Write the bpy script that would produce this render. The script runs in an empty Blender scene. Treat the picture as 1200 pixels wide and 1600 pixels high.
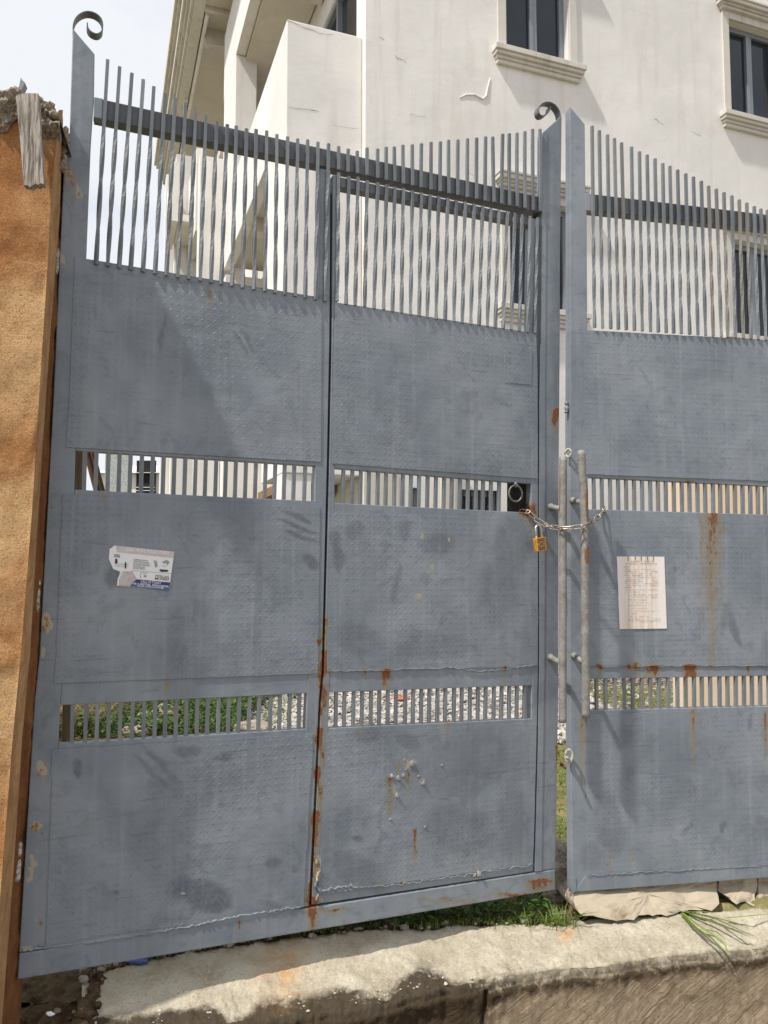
import bpy, bmesh, math, random
import numpy as np
from mathutils import Vector, Matrix
random.seed(7); rng = np.random.default_rng(7)
R = math.radians
SC = bpy.context.scene
COL = SC.collection

# ------------------------------------------------------------------ camera
F = 1202.0                       # focal length in photo pixels (1200 x 1600)
PIT = math.atan(85 / F)
CAMZ = 1.39
cd = bpy.data.cameras.new('camera')
cam = bpy.data.objects.new('camera', cd); COL.objects.link(cam)
cd.sensor_fit = 'VERTICAL'; cd.sensor_height = 24; cd.lens = 24 * F / 1600
cd.clip_start = .05; cd.clip_end = 3000
cam.location = (0, 0, CAMZ); cam.rotation_euler = (R(90) + PIT, 0, 0)
SC.camera = cam
SC.render.resolution_x = 768; SC.render.resolution_y = 1024

# ------------------------------------------------------------------ light
SUN_AZ, SUN_EL = R(38), R(57)    # the light travels to the right and away from the viewer
sdir = Vector((math.cos(SUN_EL) * math.cos(SUN_AZ), math.cos(SUN_EL) * math.sin(SUN_AZ), -math.sin(SUN_EL)))
sl = bpy.data.lights.new('sun', 'SUN'); sl.energy = 3.4; sl.angle = R(2.0); sl.color = (1, .955, .895)
so = bpy.data.objects.new('sun', sl); COL.objects.link(so)
so.rotation_euler = sdir.to_track_quat('-Z', 'Y').to_euler()
W = bpy.data.worlds.new('World'); SC.world = W; W.use_nodes = True
wt = W.node_tree; wn = wt.nodes; wn.clear()
out = wn.new('ShaderNodeOutputWorld'); bg = wn.new('ShaderNodeBackground'); bg.inputs[1].default_value = .14
sky = wn.new('ShaderNodeTexSky'); sky.sky_type = 'NISHITA'; sky.sun_disc = False
sky.sun_elevation = SUN_EL; sky.sun_rotation = math.atan2(-sdir.x, -sdir.y); sky.air_density = 1.0; sky.dust_density = 2.0
tc = wn.new('ShaderNodeTexCoord'); mp = wn.new('ShaderNodeMapping'); mp.inputs['Scale'].default_value = (1, 1, 2.4)
nz = wn.new('ShaderNodeTexNoise'); nz.inputs['Scale'].default_value = 1.6; nz.inputs['Detail'].default_value = 7; nz.inputs['Roughness'].default_value = .55
cr = wn.new('ShaderNodeValToRGB'); cr.color_ramp.elements[0].position = .30; cr.color_ramp.elements[1].position = .56
cr.color_ramp.elements[0].color = (.45, .45, .45, 1)
mx = wn.new('ShaderNodeMix'); mx.data_type = 'RGBA'; mx.inputs[7].default_value = (4.4, 4.52, 4.75, 1)   # thin bright cloud
wt.links.new(tc.outputs['Generated'], mp.inputs[0]); wt.links.new(mp.outputs[0], nz.inputs['Vector'])
wt.links.new(nz.outputs['Fac'], cr.inputs[0]); wt.links.new(cr.outputs[0], mx.inputs[0])
wt.links.new(sky.outputs[0], mx.inputs[6]); wt.links.new(mx.outputs[2], bg.inputs[0]); wt.links.new(bg.outputs[0], out.inputs[0])
SC.view_settings.view_transform = 'Standard'; SC.view_settings.look = 'None'
SC.view_settings.exposure = 0.54; SC.view_settings.gamma = 1

# ------------------------------------------------------------------ measuring
def ray(px, py):
    x, y = (px - 600) / F, (800 - py) / F
    return Vector((x, math.cos(PIT) - y * math.sin(PIT), math.sin(PIT) + y * math.cos(PIT)))
CAM = Vector((0, 0, CAMZ))
def hit(px, py, p0, n):
    r = ray(px, py); return CAM + r * ((p0 - CAM).dot(n) / r.dot(n))
class Plane:
    """an upright plane in the place; at() gives the point of it seen at a pixel of the survey photo"""
    def __init__(s, p0, yaw):
        s.p0 = Vector(p0); s.u = Vector((math.cos(yaw), math.sin(yaw), 0)); s.n = Vector((math.sin(yaw), -math.cos(yaw), 0)); s.off = Vector((0, 0, 0))
    def at(s, px, py, d=0.0): return hit(px, py, s.p0 + s.n * d, s.n)
    def uv(s, P, d=0): return ((P - s.p0).dot(s.u), P.z, d)
def on_ground(px, py, z=0.0): return hit(px, py, Vector((0, 0, z)), Vector((0, 0, 1)))
LL = Plane((.724, 3.2, 0), R(22.8))       # left leaf
RL = Plane((.772, 3.17, 0), R(11.5))      # right leaf
CP = Plane((-1.02, 2.305, 0), R(11.5))      # rendered wall front

# ------------------------------------------------------------------ numpy noise
_perm = rng.random((64, 64, 64)).astype(np.float32)
def vn(p, s):
    q = np.asarray(p, float) * s; i = np.floor(q).astype(int); f = q - i; f = f * f * (3 - 2 * f)
    r = 0
    for a in (0, 1):
        for b in (0, 1):
            for c in (0, 1):
                w = (f[..., 0] if a else 1 - f[..., 0]) * (f[..., 1] if b else 1 - f[..., 1]) * (f[..., 2] if c else 1 - f[..., 2])
                r = r + w * _perm[(i[..., 0] + a) % 64, (i[..., 1] + b) % 64, (i[..., 2] + c) % 64]
    return r
def fbm(p, s, o=4):
    r = 0; a = .5
    for k in range(o): r = r + a * (vn(p, s * 2 ** k) - .5); a *= .5
    return r * 2

# ------------------------------------------------------------------ materials
class NT:
    def __init__(s, name):
        s.m = bpy.data.materials.new(name); s.m.use_nodes = True; s.t = s.m.node_tree; s.N = s.t.nodes; s.N.clear()
        s.o = s.N.new('ShaderNodeOutputMaterial'); s.b = s.N.new('ShaderNodeBsdfPrincipled'); s.t.links.new(s.b.outputs[0], s.o.inputs[0])
    def L(s, a, b): s.t.links.new(a, b)
    def set(s, inp, v):
        if hasattr(v, 'is_output') or isinstance(v, bpy.types.NodeSocket): s.L(v, inp)
        elif isinstance(v, (tuple, list)) and len(v) == 3 and inp.type == 'RGBA': inp.default_value = (*v, 1)
        else: inp.default_value = v
    def math(s, op, a, b=0.0, c=0.0, clamp=False):
        n = s.N.new('ShaderNodeMath'); n.operation = op; n.use_clamp = clamp
        s.set(n.inputs[0], a); s.set(n.inputs[1], b); s.set(n.inputs[2], c); return n.outputs[0]
    def mix(s, f, a, b, blend='MIX'):
        n = s.N.new('ShaderNodeMix'); n.data_type = 'RGBA'; n.blend_type = blend
        s.set(n.inputs[0], f); s.set(n.inputs[6], a); s.set(n.inputs[7], b); return n.outputs[2]
    def obj(s): return s.N.new('ShaderNodeTexCoord').outputs['Object']
    def pos(s): return s.N.new('ShaderNodeNewGeometry').outputs['Position']
    def attr(s, name): n = s.N.new('ShaderNodeAttribute'); n.attribute_name = name; return n
    def map(s, v, scale=(1, 1, 1), loc=(0, 0, 0), rot=(0, 0, 0)):
        n = s.N.new('ShaderNodeMapping'); s.L(v, n.inputs[0]); n.inputs['Scale'].default_value = scale; n.inputs['Location'].default_value = loc; n.inputs['Rotation'].default_value = rot; return n.outputs[0]
    def noise(s, v, scale, detail=5, rough=.55, dist=0.0):
        n = s.N.new('ShaderNodeTexNoise'); s.L(v, n.inputs['Vector']); n.inputs['Scale'].default_value = scale; n.inputs['Detail'].default_value = detail
        n.inputs['Roughness'].default_value = rough; n.inputs['Distortion'].default_value = dist; return n.outputs['Fac']
    def vor(s, v, scale, feat='F1', out='Distance'):
        n = s.N.new('ShaderNodeTexVoronoi'); n.feature = feat; s.L(v, n.inputs['Vector']); n.inputs['Scale'].default_value = scale; return n.outputs[out]
    def ramp(s, f, *st):
        n = s.N.new('ShaderNodeValToRGB'); e = n.color_ramp.elements
        while len(e) < len(st): e.new(.5)
        for k, (p, c) in enumerate(st):
            e[k].position = p; e[k].color = (c, c, c, 1) if isinstance(c, (int, float)) else (*c, 1)
        s.L(f, n.inputs[0]); return n.outputs[0]
    def bump(s, h, dist, strength=1.0, prev=None):
        n = s.N.new('ShaderNodeBump'); s.L(h, n.inputs['Height']); n.inputs['Distance'].default_value = dist; n.inputs['Strength'].default_value = strength
        if prev is not None: s.L(prev, n.inputs['Normal'])
        return n.outputs[0]
    def fin(s, col, rough=.7, nor=None, metal=0.0, spec=.5):
        s.set(s.b.inputs['Base Color'], col); s.set(s.b.inputs['Roughness'], rough); s.set(s.b.inputs['Metallic'], metal); s.b.inputs['Specular IOR Level'].default_value = spec
        if nor is not None: s.L(nor, s.b.inputs['Normal'])
        return s.m

def mat_paint(name, tread, c0=(.152, .180, .212), c1=(.240, .268, .302)):
    n = NT(name); p = n.attr('puv').outputs['Vector']; mk = n.attr('mask'); sep = n.N.new('ShaderNodeSeparateColor'); n.L(mk.outputs['Color'], sep.inputs[0])
    rust, dark, pale = sep.outputs[0], sep.outputs[1], sep.outputs[2]
    big = n.noise(p, 2.6, 6, .6, .4); col = n.mix(n.ramp(big, (.36, 0.), (.66, 1.)), c0, c1)
    streak = n.noise(n.map(p, (34, 1.3, 1)), 1.0, 4, .6)
    col = n.mix(n.math('MULTIPLY', n.ramp(streak, (.50, 0.), (.72, 1.)), .36), col, (.30, .315, .325))
    blot = n.noise(p, 11, 5, .65, 1.2)
    col = n.mix(n.math('MULTIPLY', n.ramp(blot, (.54, 0.), (.64, 1.)), .34), col, (.105, .125, .155))
    dn = n.noise(n.map(p, (1, .5, 1), rot=(0, 0, .5)), 26, 4, .7, 2.0)
    dd = n.math('MULTIPLY', dark, n.ramp(dn, (.30, .55), (.55, 1.)))
    col = n.mix(n.math('MULTIPLY', dd, .85), col, (.085, .098, .118))
    for th, sc_, lo in ((.7, (5, 75, 1), .60), (-.9, (4, 60, 1), .62), (1.45, (3, 90, 1), .61)):
        sn_ = n.noise(n.map(p, sc_, rot=(0, 0, th)), 1.0, 3, .6, .6); gate = n.ramp(n.noise(n.map(p, loc=(th * 3, 2, 0)), 4.5, 3), (.52, 0.), (.62, 1.))
        col = n.mix(n.math('MULTIPLY', n.math('MULTIPLY', n.ramp(sn_, (lo, 0.), (lo + .05, 1.)), gate), .38), col, (.09, .105, .125))
    pn = n.noise(p, 60, 4, .7)
    pl = n.ramp(n.math('MULTIPLY', pale, n.math('ADD', pn, .45)), (.42, 0.), (.52, 1.))
    col = n.mix(pl, col, (.36, .31, .24))
    rn = n.noise(n.map(p, (1, .35, 1)), 75, 5, .7, .8)
    rr = n.math('MULTIPLY', rust, n.math('ADD', n.math('MULTIPLY', rn, 1.7), -.05))
    wash = n.ramp(rr, (.10, 0.), (.55, 1.))
    col = n.mix(n.math('MULTIPLY', wash, .8), col, (.22, .175, .105))
    core = n.ramp(rr, (.62, 0.), (.74, 1.))
    col = n.mix(core, col, n.mix(n.noise(p, 140), (.085, .03, .015), (.26, .10, .035)))
    speck = n.vor(p, 55); sn = n.noise(p, 7, 2)
    sp = n.math('MULTIPLY', n.ramp(speck, (.055, 1.), (.09, 0.)), n.ramp(sn, (.55, 0.), (.62, 1.)))
    col = n.mix(n.math('MULTIPLY', sp, .7), col, (.06, .06, .062))
    nor = None
    if tread:
        g = .0215
        xyz = n.N.new('ShaderNodeSeparateXYZ'); n.L(p, xyz.inputs[0])
        u = n.math('DIVIDE', xyz.outputs[0], g); v = n.math('DIVIDE', xyz.outputs[1], g)
        par = n.math('MODULO', n.math('ABSOLUTE', n.math('ADD', n.math('FLOOR', u), n.math('FLOOR', v))), 2.0)
        fu = n.math('SUBTRACT', n.math('FRACT', n.math('ADD', u, 400.)), .5); fv = n.math('SUBTRACT', n.math('FRACT', n.math('ADD', v, 400.)), .5)
        sgn = n.math('SUBTRACT', n.math('MULTIPLY', par, 2.0), 1.0)
        a = n.math('MULTIPLY', n.math('ADD', fu, n.math('MULTIPLY', fv, sgn)), .7071)
        b = n.math('MULTIPLY', n.math('SUBTRACT', fu, n.math('MULTIPLY', fv, sgn)), .7071)
        e = n.math('ADD', n.math('POWER', n.math('DIVIDE', n.math('ABSOLUTE', a), .35), 2.0), n.math('POWER', n.math('DIVIDE', n.math('ABSOLUTE', b), .115), 2.0))
        lug = n.math('SUBTRACT', 1.0, n.math('MINIMUM', e, 1.0))
        wear = n.math('MULTIPLY', n.ramp(n.noise(p, 2.2, 3), (.40, .22), (.60, 1.)), n.ramp(n.noise(p, 19, 3), (.35, .35), (.55, 1.)))
        lug = n.math('MULTIPLY', n.math('POWER', lug, .6), wear)
        nor = n.bump(lug, .0017, .9)
    h = n.math('ADD', n.math('MULTIPLY', n.noise(p, 38, 5, .6), .5), n.math('ADD', n.math('MULTIPLY', n.noise(p, 190, 3), .13), n.math('MULTIPLY', core, .5)))
    nor = n.bump(h, .0028, .65, nor)
    rg = n.math('ADD', n.math('MULTIPLY', n.noise(p, 9, 4), .25), n.math('ADD', .33, n.math('MULTIPLY', wash, .35)))
    return n.fin(col, rg, nor, 0, .5)

def mat_simple(name, c, rough=.6, metal=0.0, var=.25, scale=30, bump=.001, bs=60, spec=.5):
    n = NT(name); p = n.obj(); k = n.noise(p, scale, 5)
    col = n.mix(n.ramp(k, (.35, 0.), (.65, 1.)), tuple(x * (1 - var) for x in c), tuple(min(1, x * (1 + var)) for x in c))
    return n.fin(col, rough, n.bump(n.noise(p, bs, 4), bump, .8), metal, spec)

def mat_render_wall():      # rough orange cement render
    n = NT('orange_render'); p = n.pos()
    col = n.mix(n.ramp(n.noise(p, 3.0, 7, .68, .8), (.38, 0.), (.60, 1.)), (.40, .185, .07), (.62, .40, .20))
    gr = n.noise(p, 190, 6, .75); pit = n.vor(p, 75)
    col = n.mix(n.ramp(gr, (.34, .85), (.50, 0.)), col, (.24, .105, .04))
    col = n.mix(n.math('MULTIPLY', n.ramp(gr, (.56, 0.), (.68, 1.)), .6), col, (.70, .50, .28))
    h = n.math('ADD', gr, n.math('MULTIPLY', n.math('MULTIPLY', pit, -.5), .5))
    return n.fin(col, .95, n.bump(h, .007, .9), 0, .15)
def mat_render_edge():
    n = NT('smooth_tan_render'); p = n.pos()
    st = n.noise(n.map(p, (22, 22, 7)), 1, 6, .7, .4)
    col = n.mix(n.ramp(st, (.3, 0.), (.7, 1.)), (.30, .155, .065), (.50, .31, .155))
    return n.fin(col, .85, n.bump(n.math('ADD', n.noise(p, 60, 5), st), .006, .9), 0, .2)
def mat_brown_edge():  # back strip of the reveal, darker brown than the tan strip
    n = NT('dark_brown_render'); p = n.pos()
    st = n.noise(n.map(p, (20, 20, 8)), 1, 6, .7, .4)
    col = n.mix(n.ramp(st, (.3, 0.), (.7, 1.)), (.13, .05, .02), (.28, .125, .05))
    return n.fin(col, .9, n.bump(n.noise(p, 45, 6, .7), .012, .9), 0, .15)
def mat_mortar():
    n = NT('broken_grey_mortar'); p = n.pos(); k = n.noise(p, 22, 7, .7, .6)
    col = n.mix(n.ramp(k, (.33, 0.), (.66, 1.)), (.19, .15, .11), (.52, .46, .37))
    col = n.mix(n.ramp(n.noise(p, 110, 4, .7), (.36, .8), (.47, 0.)), col, (.10, .075, .05))
    return n.fin(col, .95, n.bump(n.math('ADD', k, n.noise(p, 90, 5)), .014, 1.0), 0, .15)
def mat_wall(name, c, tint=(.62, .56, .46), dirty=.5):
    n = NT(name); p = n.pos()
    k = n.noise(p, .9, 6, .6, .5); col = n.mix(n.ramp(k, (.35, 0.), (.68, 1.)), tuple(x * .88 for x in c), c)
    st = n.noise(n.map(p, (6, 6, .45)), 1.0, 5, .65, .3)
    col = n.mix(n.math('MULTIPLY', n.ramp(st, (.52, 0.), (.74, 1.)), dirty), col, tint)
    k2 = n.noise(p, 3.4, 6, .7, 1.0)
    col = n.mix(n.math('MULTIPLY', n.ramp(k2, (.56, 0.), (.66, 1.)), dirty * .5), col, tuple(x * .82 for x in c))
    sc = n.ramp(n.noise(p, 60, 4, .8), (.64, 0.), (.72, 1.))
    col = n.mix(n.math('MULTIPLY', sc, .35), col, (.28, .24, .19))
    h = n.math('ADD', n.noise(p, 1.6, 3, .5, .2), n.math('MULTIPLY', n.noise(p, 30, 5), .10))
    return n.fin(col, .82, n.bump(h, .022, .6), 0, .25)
def mat_kerb():
    n = NT('weathered_concrete'); p = n.pos(); mk = n.attr('mask'); sep = n.N.new('ShaderNodeSeparateColor'); n.L(mk.outputs['Color'], sep.inputs[0])
    k = n.noise(p, 6, 7, .65, .4); fine = n.noise(p, 95, 5, .75)
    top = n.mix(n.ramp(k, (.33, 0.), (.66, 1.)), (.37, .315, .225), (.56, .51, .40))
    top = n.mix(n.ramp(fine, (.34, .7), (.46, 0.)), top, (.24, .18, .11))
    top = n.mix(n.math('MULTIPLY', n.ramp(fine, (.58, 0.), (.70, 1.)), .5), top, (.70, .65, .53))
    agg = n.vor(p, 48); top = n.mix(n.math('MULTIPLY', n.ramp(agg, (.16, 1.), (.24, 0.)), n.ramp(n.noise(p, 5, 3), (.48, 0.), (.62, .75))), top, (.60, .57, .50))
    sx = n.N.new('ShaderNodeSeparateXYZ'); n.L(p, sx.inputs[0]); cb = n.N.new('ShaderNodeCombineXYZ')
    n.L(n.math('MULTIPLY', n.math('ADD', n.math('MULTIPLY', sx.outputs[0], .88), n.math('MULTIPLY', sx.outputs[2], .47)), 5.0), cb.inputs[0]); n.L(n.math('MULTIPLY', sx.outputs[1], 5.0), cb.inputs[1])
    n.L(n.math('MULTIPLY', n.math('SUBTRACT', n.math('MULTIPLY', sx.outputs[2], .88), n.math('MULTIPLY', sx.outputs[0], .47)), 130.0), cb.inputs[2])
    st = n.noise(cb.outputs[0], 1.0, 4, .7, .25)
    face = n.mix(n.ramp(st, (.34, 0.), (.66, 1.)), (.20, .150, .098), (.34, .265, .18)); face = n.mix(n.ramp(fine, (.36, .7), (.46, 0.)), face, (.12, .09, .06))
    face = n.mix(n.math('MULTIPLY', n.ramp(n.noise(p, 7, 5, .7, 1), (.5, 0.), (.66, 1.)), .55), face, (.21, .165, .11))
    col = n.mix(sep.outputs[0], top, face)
    mo = n.math('MULTIPLY', sep.outputs[1], n.ramp(n.noise(p, 20, 7, .75, .8), (.30, .25), (.52, 1.15)))
    mo = n.ramp(mo, (.16, 0.), (.50, 1.))
    col = n.mix(n.math('MULTIPLY', mo, .92), col, n.mix(n.noise(p, 60), (.018, .012, .006), (.060, .040, .02)))
    col = n.mix(n.math('MULTIPLY', sep.outputs[2], n.ramp(n.noise(p, 20, 5, .7), (.36, 0.), (.62, .8))), col, (.60, .27, .07))
    h = n.math('ADD', n.math('MULTIPLY', k, .6), n.math('ADD', n.math('MULTIPLY', fine, .55), n.math('MULTIPLY', n.math('MULTIPLY', st, sep.outputs[0]), .8)))
    return n.fin(col, .95, n.bump(h, .014, 1.0), 0, .15)
def mat_soil(name='dark_soil', a=(.035, .022, .012), b=(.17, .115, .065)):
    n = NT(name); p = n.pos(); k = n.noise(p, 13, 8, .75, .5); v = n.vor(p, 38)
    col = n.mix(n.ramp(k, (.36, 0.), (.66, 1.)), a, b)
    col = n.mix(n.math('MULTIPLY', n.ramp(v, (.12, 1.), (.22, 0.)), n.ramp(n.noise(p, 9, 3), (.48, 0.), (.58, 1.))), col, (.33, .26, .17))
    return n.fin(col, .98, n.bump(n.math('ADD', k, n.math('MULTIPLY', v, -.5)), .03, 1.0), 0, .1)
def mat_ground():
    n = NT('gravel_and_earth'); p = n.pos(); mk = n.attr('mask'); sep = n.N.new('ShaderNodeSeparateColor'); n.L(mk.outputs['Color'], sep.inputs[0])
    v = n.vor(p, 24, 'F1'); vc = n.vor(p, 24, 'F1', 'Color'); sv = n.N.new('ShaderNodeSeparateColor'); n.L(vc, sv.inputs[0])
    st = n.mix(sv.outputs[0], (.22, .19, .165), (.46, .43, .39)); st = n.mix(n.math('MULTIPLY', n.ramp(sv.outputs[1], (.80, 0.), (.84, 1.)), .7), st, (.40, .17, .09))
    st = n.mix(n.ramp(v, (.38, 0.), (.62, 1.)), st, (.035, .03, .022))
    k = n.noise(p, 7, 7, .7)
    e = n.mix(n.ramp(k, (.35, 0.), (.65, 1.)), (.12, .085, .04), (.38, .29, .16))
    gr = n.ramp(n.noise(p, 14, 6, .7, .5), (.44, 0.), (.56, 1.))
    e = n.mix(n.math('MULTIPLY', gr, sep.outputs[1]), e, n.mix(n.noise(p, 60, 4), (.035, .06, .012), (.11, .16, .035)))
    col = n.mix(sep.outputs[0], e, st)
    h = n.math('ADD', n.math('MULTIPLY', n.math('MULTIPLY', v, sep.outputs[0]), -1.2), n.math('MULTIPLY', k, .6))
    return n.fin(col, .95, n.bump(h, .035, 1.0), 0, .15)
def mat_wood(name, a, b, sc=(7, 90, 90), bd=.004):
    n = NT(name); p = n.obj(); k = n.noise(n.map(p, sc), 1.0, 6, .7, .5)
    col = n.mix(n.ramp(k, (.38, 0.), (.60, 1.)), a, b)
    return n.fin(col, .9, n.bump(k, bd, 1.0), 0, .2)
def mat_pipe():
    n = NT('worn_galvanised_pipe'); p = n.pos(); mk = n.attr('mask'); sep = n.N.new('ShaderNodeSeparateColor'); n.L(mk.outputs['Color'], sep.inputs[0])
    k = n.noise(p, 26, 5, .7); col = n.mix(n.ramp(k, (.35, 0.), (.65, 1.)), (.17, .16, .14), (.31, .305, .285))
    sp = n.noise(p, 230, 4, .8); col = n.mix(n.math('MULTIPLY', n.ramp(sp, (.50, 0.), (.60, 1.)), .7), col, (.13, .115, .09))
    rr = n.math('MULTIPLY', sep.outputs[0], n.math('ADD', n.noise(n.map(p, (1, 1, .4)), 55, 5, .7, .8), .12))
    r = n.ramp(rr, (.38, 0.), (.50, 1.)); col = n.mix(r, col, n.mix(n.noise(p, 150), (.11, .045, .02), (.30, .13, .05)))
    return n.fin(col, .55, n.bump(n.math('ADD', sp, k), .0012, .8), 0, .5)
def mat_leaf(name, c0, c1):
    n = NT(name); p = n.pos(); a = n.attr('tone').outputs['Fac']
    col = n.mix(n.math('ADD', n.math('MULTIPLY', a, .8), n.math('MULTIPLY', n.noise(p, 40, 3), .25), clamp=True), c0, c1)
    n.fin(col, .6, None, 0, .3)
    tr = n.N.new('ShaderNodeBsdfTranslucent'); n.L(col, tr.inputs[0]); ms = n.N.new('ShaderNodeMixShader'); ms.inputs[0].default_value = .25
    n.L(n.b.outputs[0], ms.inputs[1]); n.L(tr.outputs[0], ms.inputs[2]); n.L(ms.outputs[0], n.o.inputs[0]); return n.m

M = dict(
    tread=mat_paint('grey_painted_tread_plate', True),
    paint=mat_paint('grey_gate_paint', False),
    bar=mat_paint('grey_bar_paint', False, (.115, .13, .145), (.20, .215, .23)), rail=mat_paint('rail_shade_paint', False, (.075, .082, .092), (.115, .122, .132)),  # rail: shade of the bars put into a darker paint; scrolls share it
    render=mat_render_wall(), edge=mat_render_edge(), brown=mat_brown_edge(), mortar=mat_mortar(),
    wall=mat_wall('cream_house_render', (.79, .77, .74), (.58, .54, .48), .55), soffit=mat_wall('shaded_balcony_render', (.64, .59, .51), (.48, .43, .35), .4),  # soffit: the cream render with shade put into its tan tone
    trim=mat_wall('pale_moulding_render', (.64, .61, .56), (.36, .33, .28), .7),
    kerb=mat_kerb(), soil=mat_soil(), ground=mat_ground(), road=mat_soil('dusty_road', (.20, .165, .12), (.34, .28, .20)),
    wood=mat_wood('weathered_grey_timber', (.15, .125, .10), (.47, .44, .38)),
    post=mat_wood('tan_timber', (.26, .19, .12), (.42, .33, .23), (60, 60, 4)), stick=mat_simple('dark_brown_sticks', (.12, .07, .04)),
    pipe=mat_pipe(), hinge=mat_simple('chalky_hinge_steel', (.36, .33, .28), .8, 0, .6, 90, .004, 120),
    alu=mat_simple('grey_aluminium_frame', (.23, .25, .275), .4, .2, .06),
    glass=mat_simple('dark_window_glass', (.018, .024, .034), .08, 0, .1, 3, .0002, 3, .4),
    dark=mat_simple('dark_interior', (.012, .011, .010), .9),
    chain=mat_simple('worn_chain_steel', (.46, .40, .32), .38, .75, .45, 220, .0004, 300),
    ringm=mat_simple('ring_steel', (.19, .175, .155), .5, .5, .3, 200, .0005, 300),
    brass=mat_simple('orange_brass', (.60, .29, .045), .42, .35, .30, 120, .0002, 300),
    shackle=mat_simple('shackle_steel', (.72, .72, .70), .22, .9, .1),
    ink=mat_simple('dark_ink', (.045, .042, .045), .8), pinkink=mat_simple('white_ink', (.86, .85, .85), .7, 0, .02),
    blue=mat_simple('navy_print', (.022, .045, .16), .5, 0, .15), blue2=mat_simple('blue_print', (.045, .13, .30), .5, 0, .15),
    paper=mat_simple('white_flyer_paper', (.78, .79, .80), .6, 0, .03, 200, .0003), band=mat_simple('faded_pink_band', (.56, .50, .50), .6, 0, .06),
    foldp=mat_simple('folded_back_paper', (.50, .44, .42), .7, 0, .12, 60), greyp=mat_simple('grey_print', (.33, .33, .34), .7, 0, .5, 300),
    peach=mat_wall('peach_wall_paint', (.70, .56, .42), (.54, .42, .30), .5), stone=mat_mortar(), kerbchip=mat_simple('kerb_chip', (.45, .40, .31), .95),
    slab=mat_wall('cream_slab_render', (.43, .365, .27), (.20, .15, .09), 1.0),
    grass=mat_leaf('grass_blades', (.035, .075, .010), (.24, .33, .06)), weed=mat_leaf('weed_leaves', (.010, .030, .006), (.085, .165, .025)),
    dry=mat_leaf('dry_straw', (.10, .06, .03), (.34, .25, .13)), brick=mat_simple('red_brick', (.38, .13, .07), .9),
    green=mat_simple('grey_green_sheet', (.33, .36, .35), .6), rustbar=mat_simple('rusted_rod', (.16, .09, .05), .9, 0, .4, 60, .003),
    roof=mat_simple('terracotta_roof', (.35, .13, .07), .8), crackm=mat_simple('crack_brown', (.16, .125, .09), .95),  # dark brown for the wall cracks and the notice tears
    litter=mat_simple('blue_plastic_wrapper', (.05, .09, .30), .4), door=mat_wall('brown_porch_wall', (.28, .165, .085), (.14, .08, .04), .5),
)
# notice sheet: pale paper with tan run marks
def mat_notice():
    n = NT('stained_notice_paper'); p = n.attr('puv').outputs['Vector']; st = n.noise(n.map(p, (95, 5, 1)), 1.0, 4, .6, .3)
    mk = n.attr('mask'); sep = n.N.new('ShaderNodeSeparateColor'); n.L(mk.outputs['Color'], sep.inputs[0])
    col = n.mix(n.math('MULTIPLY', n.ramp(st, (.36, 0.), (.62, 1.)), sep.outputs[0]), (.78, .74, .71), (.64, .52, .41))
    return n.fin(col, .8, n.bump(n.noise(p, 40, 3), .001, .6), 0, .2)
M['notice'] = mat_notice()

# ------------------------------------------------------------------ object helpers
def tag(o, label=None, cat=None, group=None, kind=None):
    for k, v in (('label', label), ('category', cat), ('group', group), ('kind', kind)):
        if v: o[k] = v
    return o
def empty(name, loc, label, cat, group=None):
    o = bpy.data.objects.new(name, None); o.location = loc; o.empty_display_size = .1; COL.objects.link(o); return tag(o, label, cat, group)
def wloc(o):
    v = Vector((0, 0, 0))
    while o is not None: v += o.location; o = o.parent
    return v
def link(name, verts, faces, mat, parent=None, smooth=False, puv=None, mask=None, bevel=0, origin=None, tone=None):
    """one mesh object; verts in place coordinates, stored relative to the parent's base (or to its own base)"""
    V = [Vector(v) for v in verts]
    base = wloc(parent) if parent else (Vector(origin) if origin is not None else Vector((sum(v.x for v in V) / len(V), sum(v.y for v in V) / len(V), min(v.z for v in V))))
    me = bpy.data.meshes.new(name); me.from_pydata([v - base for v in V], [], faces)
    mats = mat if isinstance(mat, list) else [mat]
    for m in mats: me.materials.append(m)
    if smooth: me.polygons.foreach_set('use_smooth', [True] * len(me.polygons))
    if puv is not None:
        a = me.attributes.new('puv', 'FLOAT_VECTOR', 'POINT'); a.data.foreach_set('vector', np.array(puv, dtype=np.float32).ravel())
    if mask is not None:
        a = me.attributes.new('mask', 'FLOAT_COLOR', 'POINT'); mm = np.array(mask, dtype=np.float32)
        if mm.shape[1] == 3: mm = np.hstack([mm, np.ones((len(mm), 1), np.float32)])
        a.data.foreach_set('color', mm.ravel())
    if tone is not None:
        a = me.attributes.new('tone', 'FLOAT', 'POINT'); a.data.foreach_set('value', np.array(tone, dtype=np.float32))
    me.validate(); me.update()
    o = bpy.data.objects.new(name, me); COL.objects.link(o)
    if parent: o.parent = parent
    else: o.location = base
    if bevel:
        b = o.modifiers.new('soft_edge', 'BEVEL'); b.width = bevel; b.segments = 2; b.limit_method = 'ANGLE'; b.angle_limit = R(40)
    return o
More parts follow.
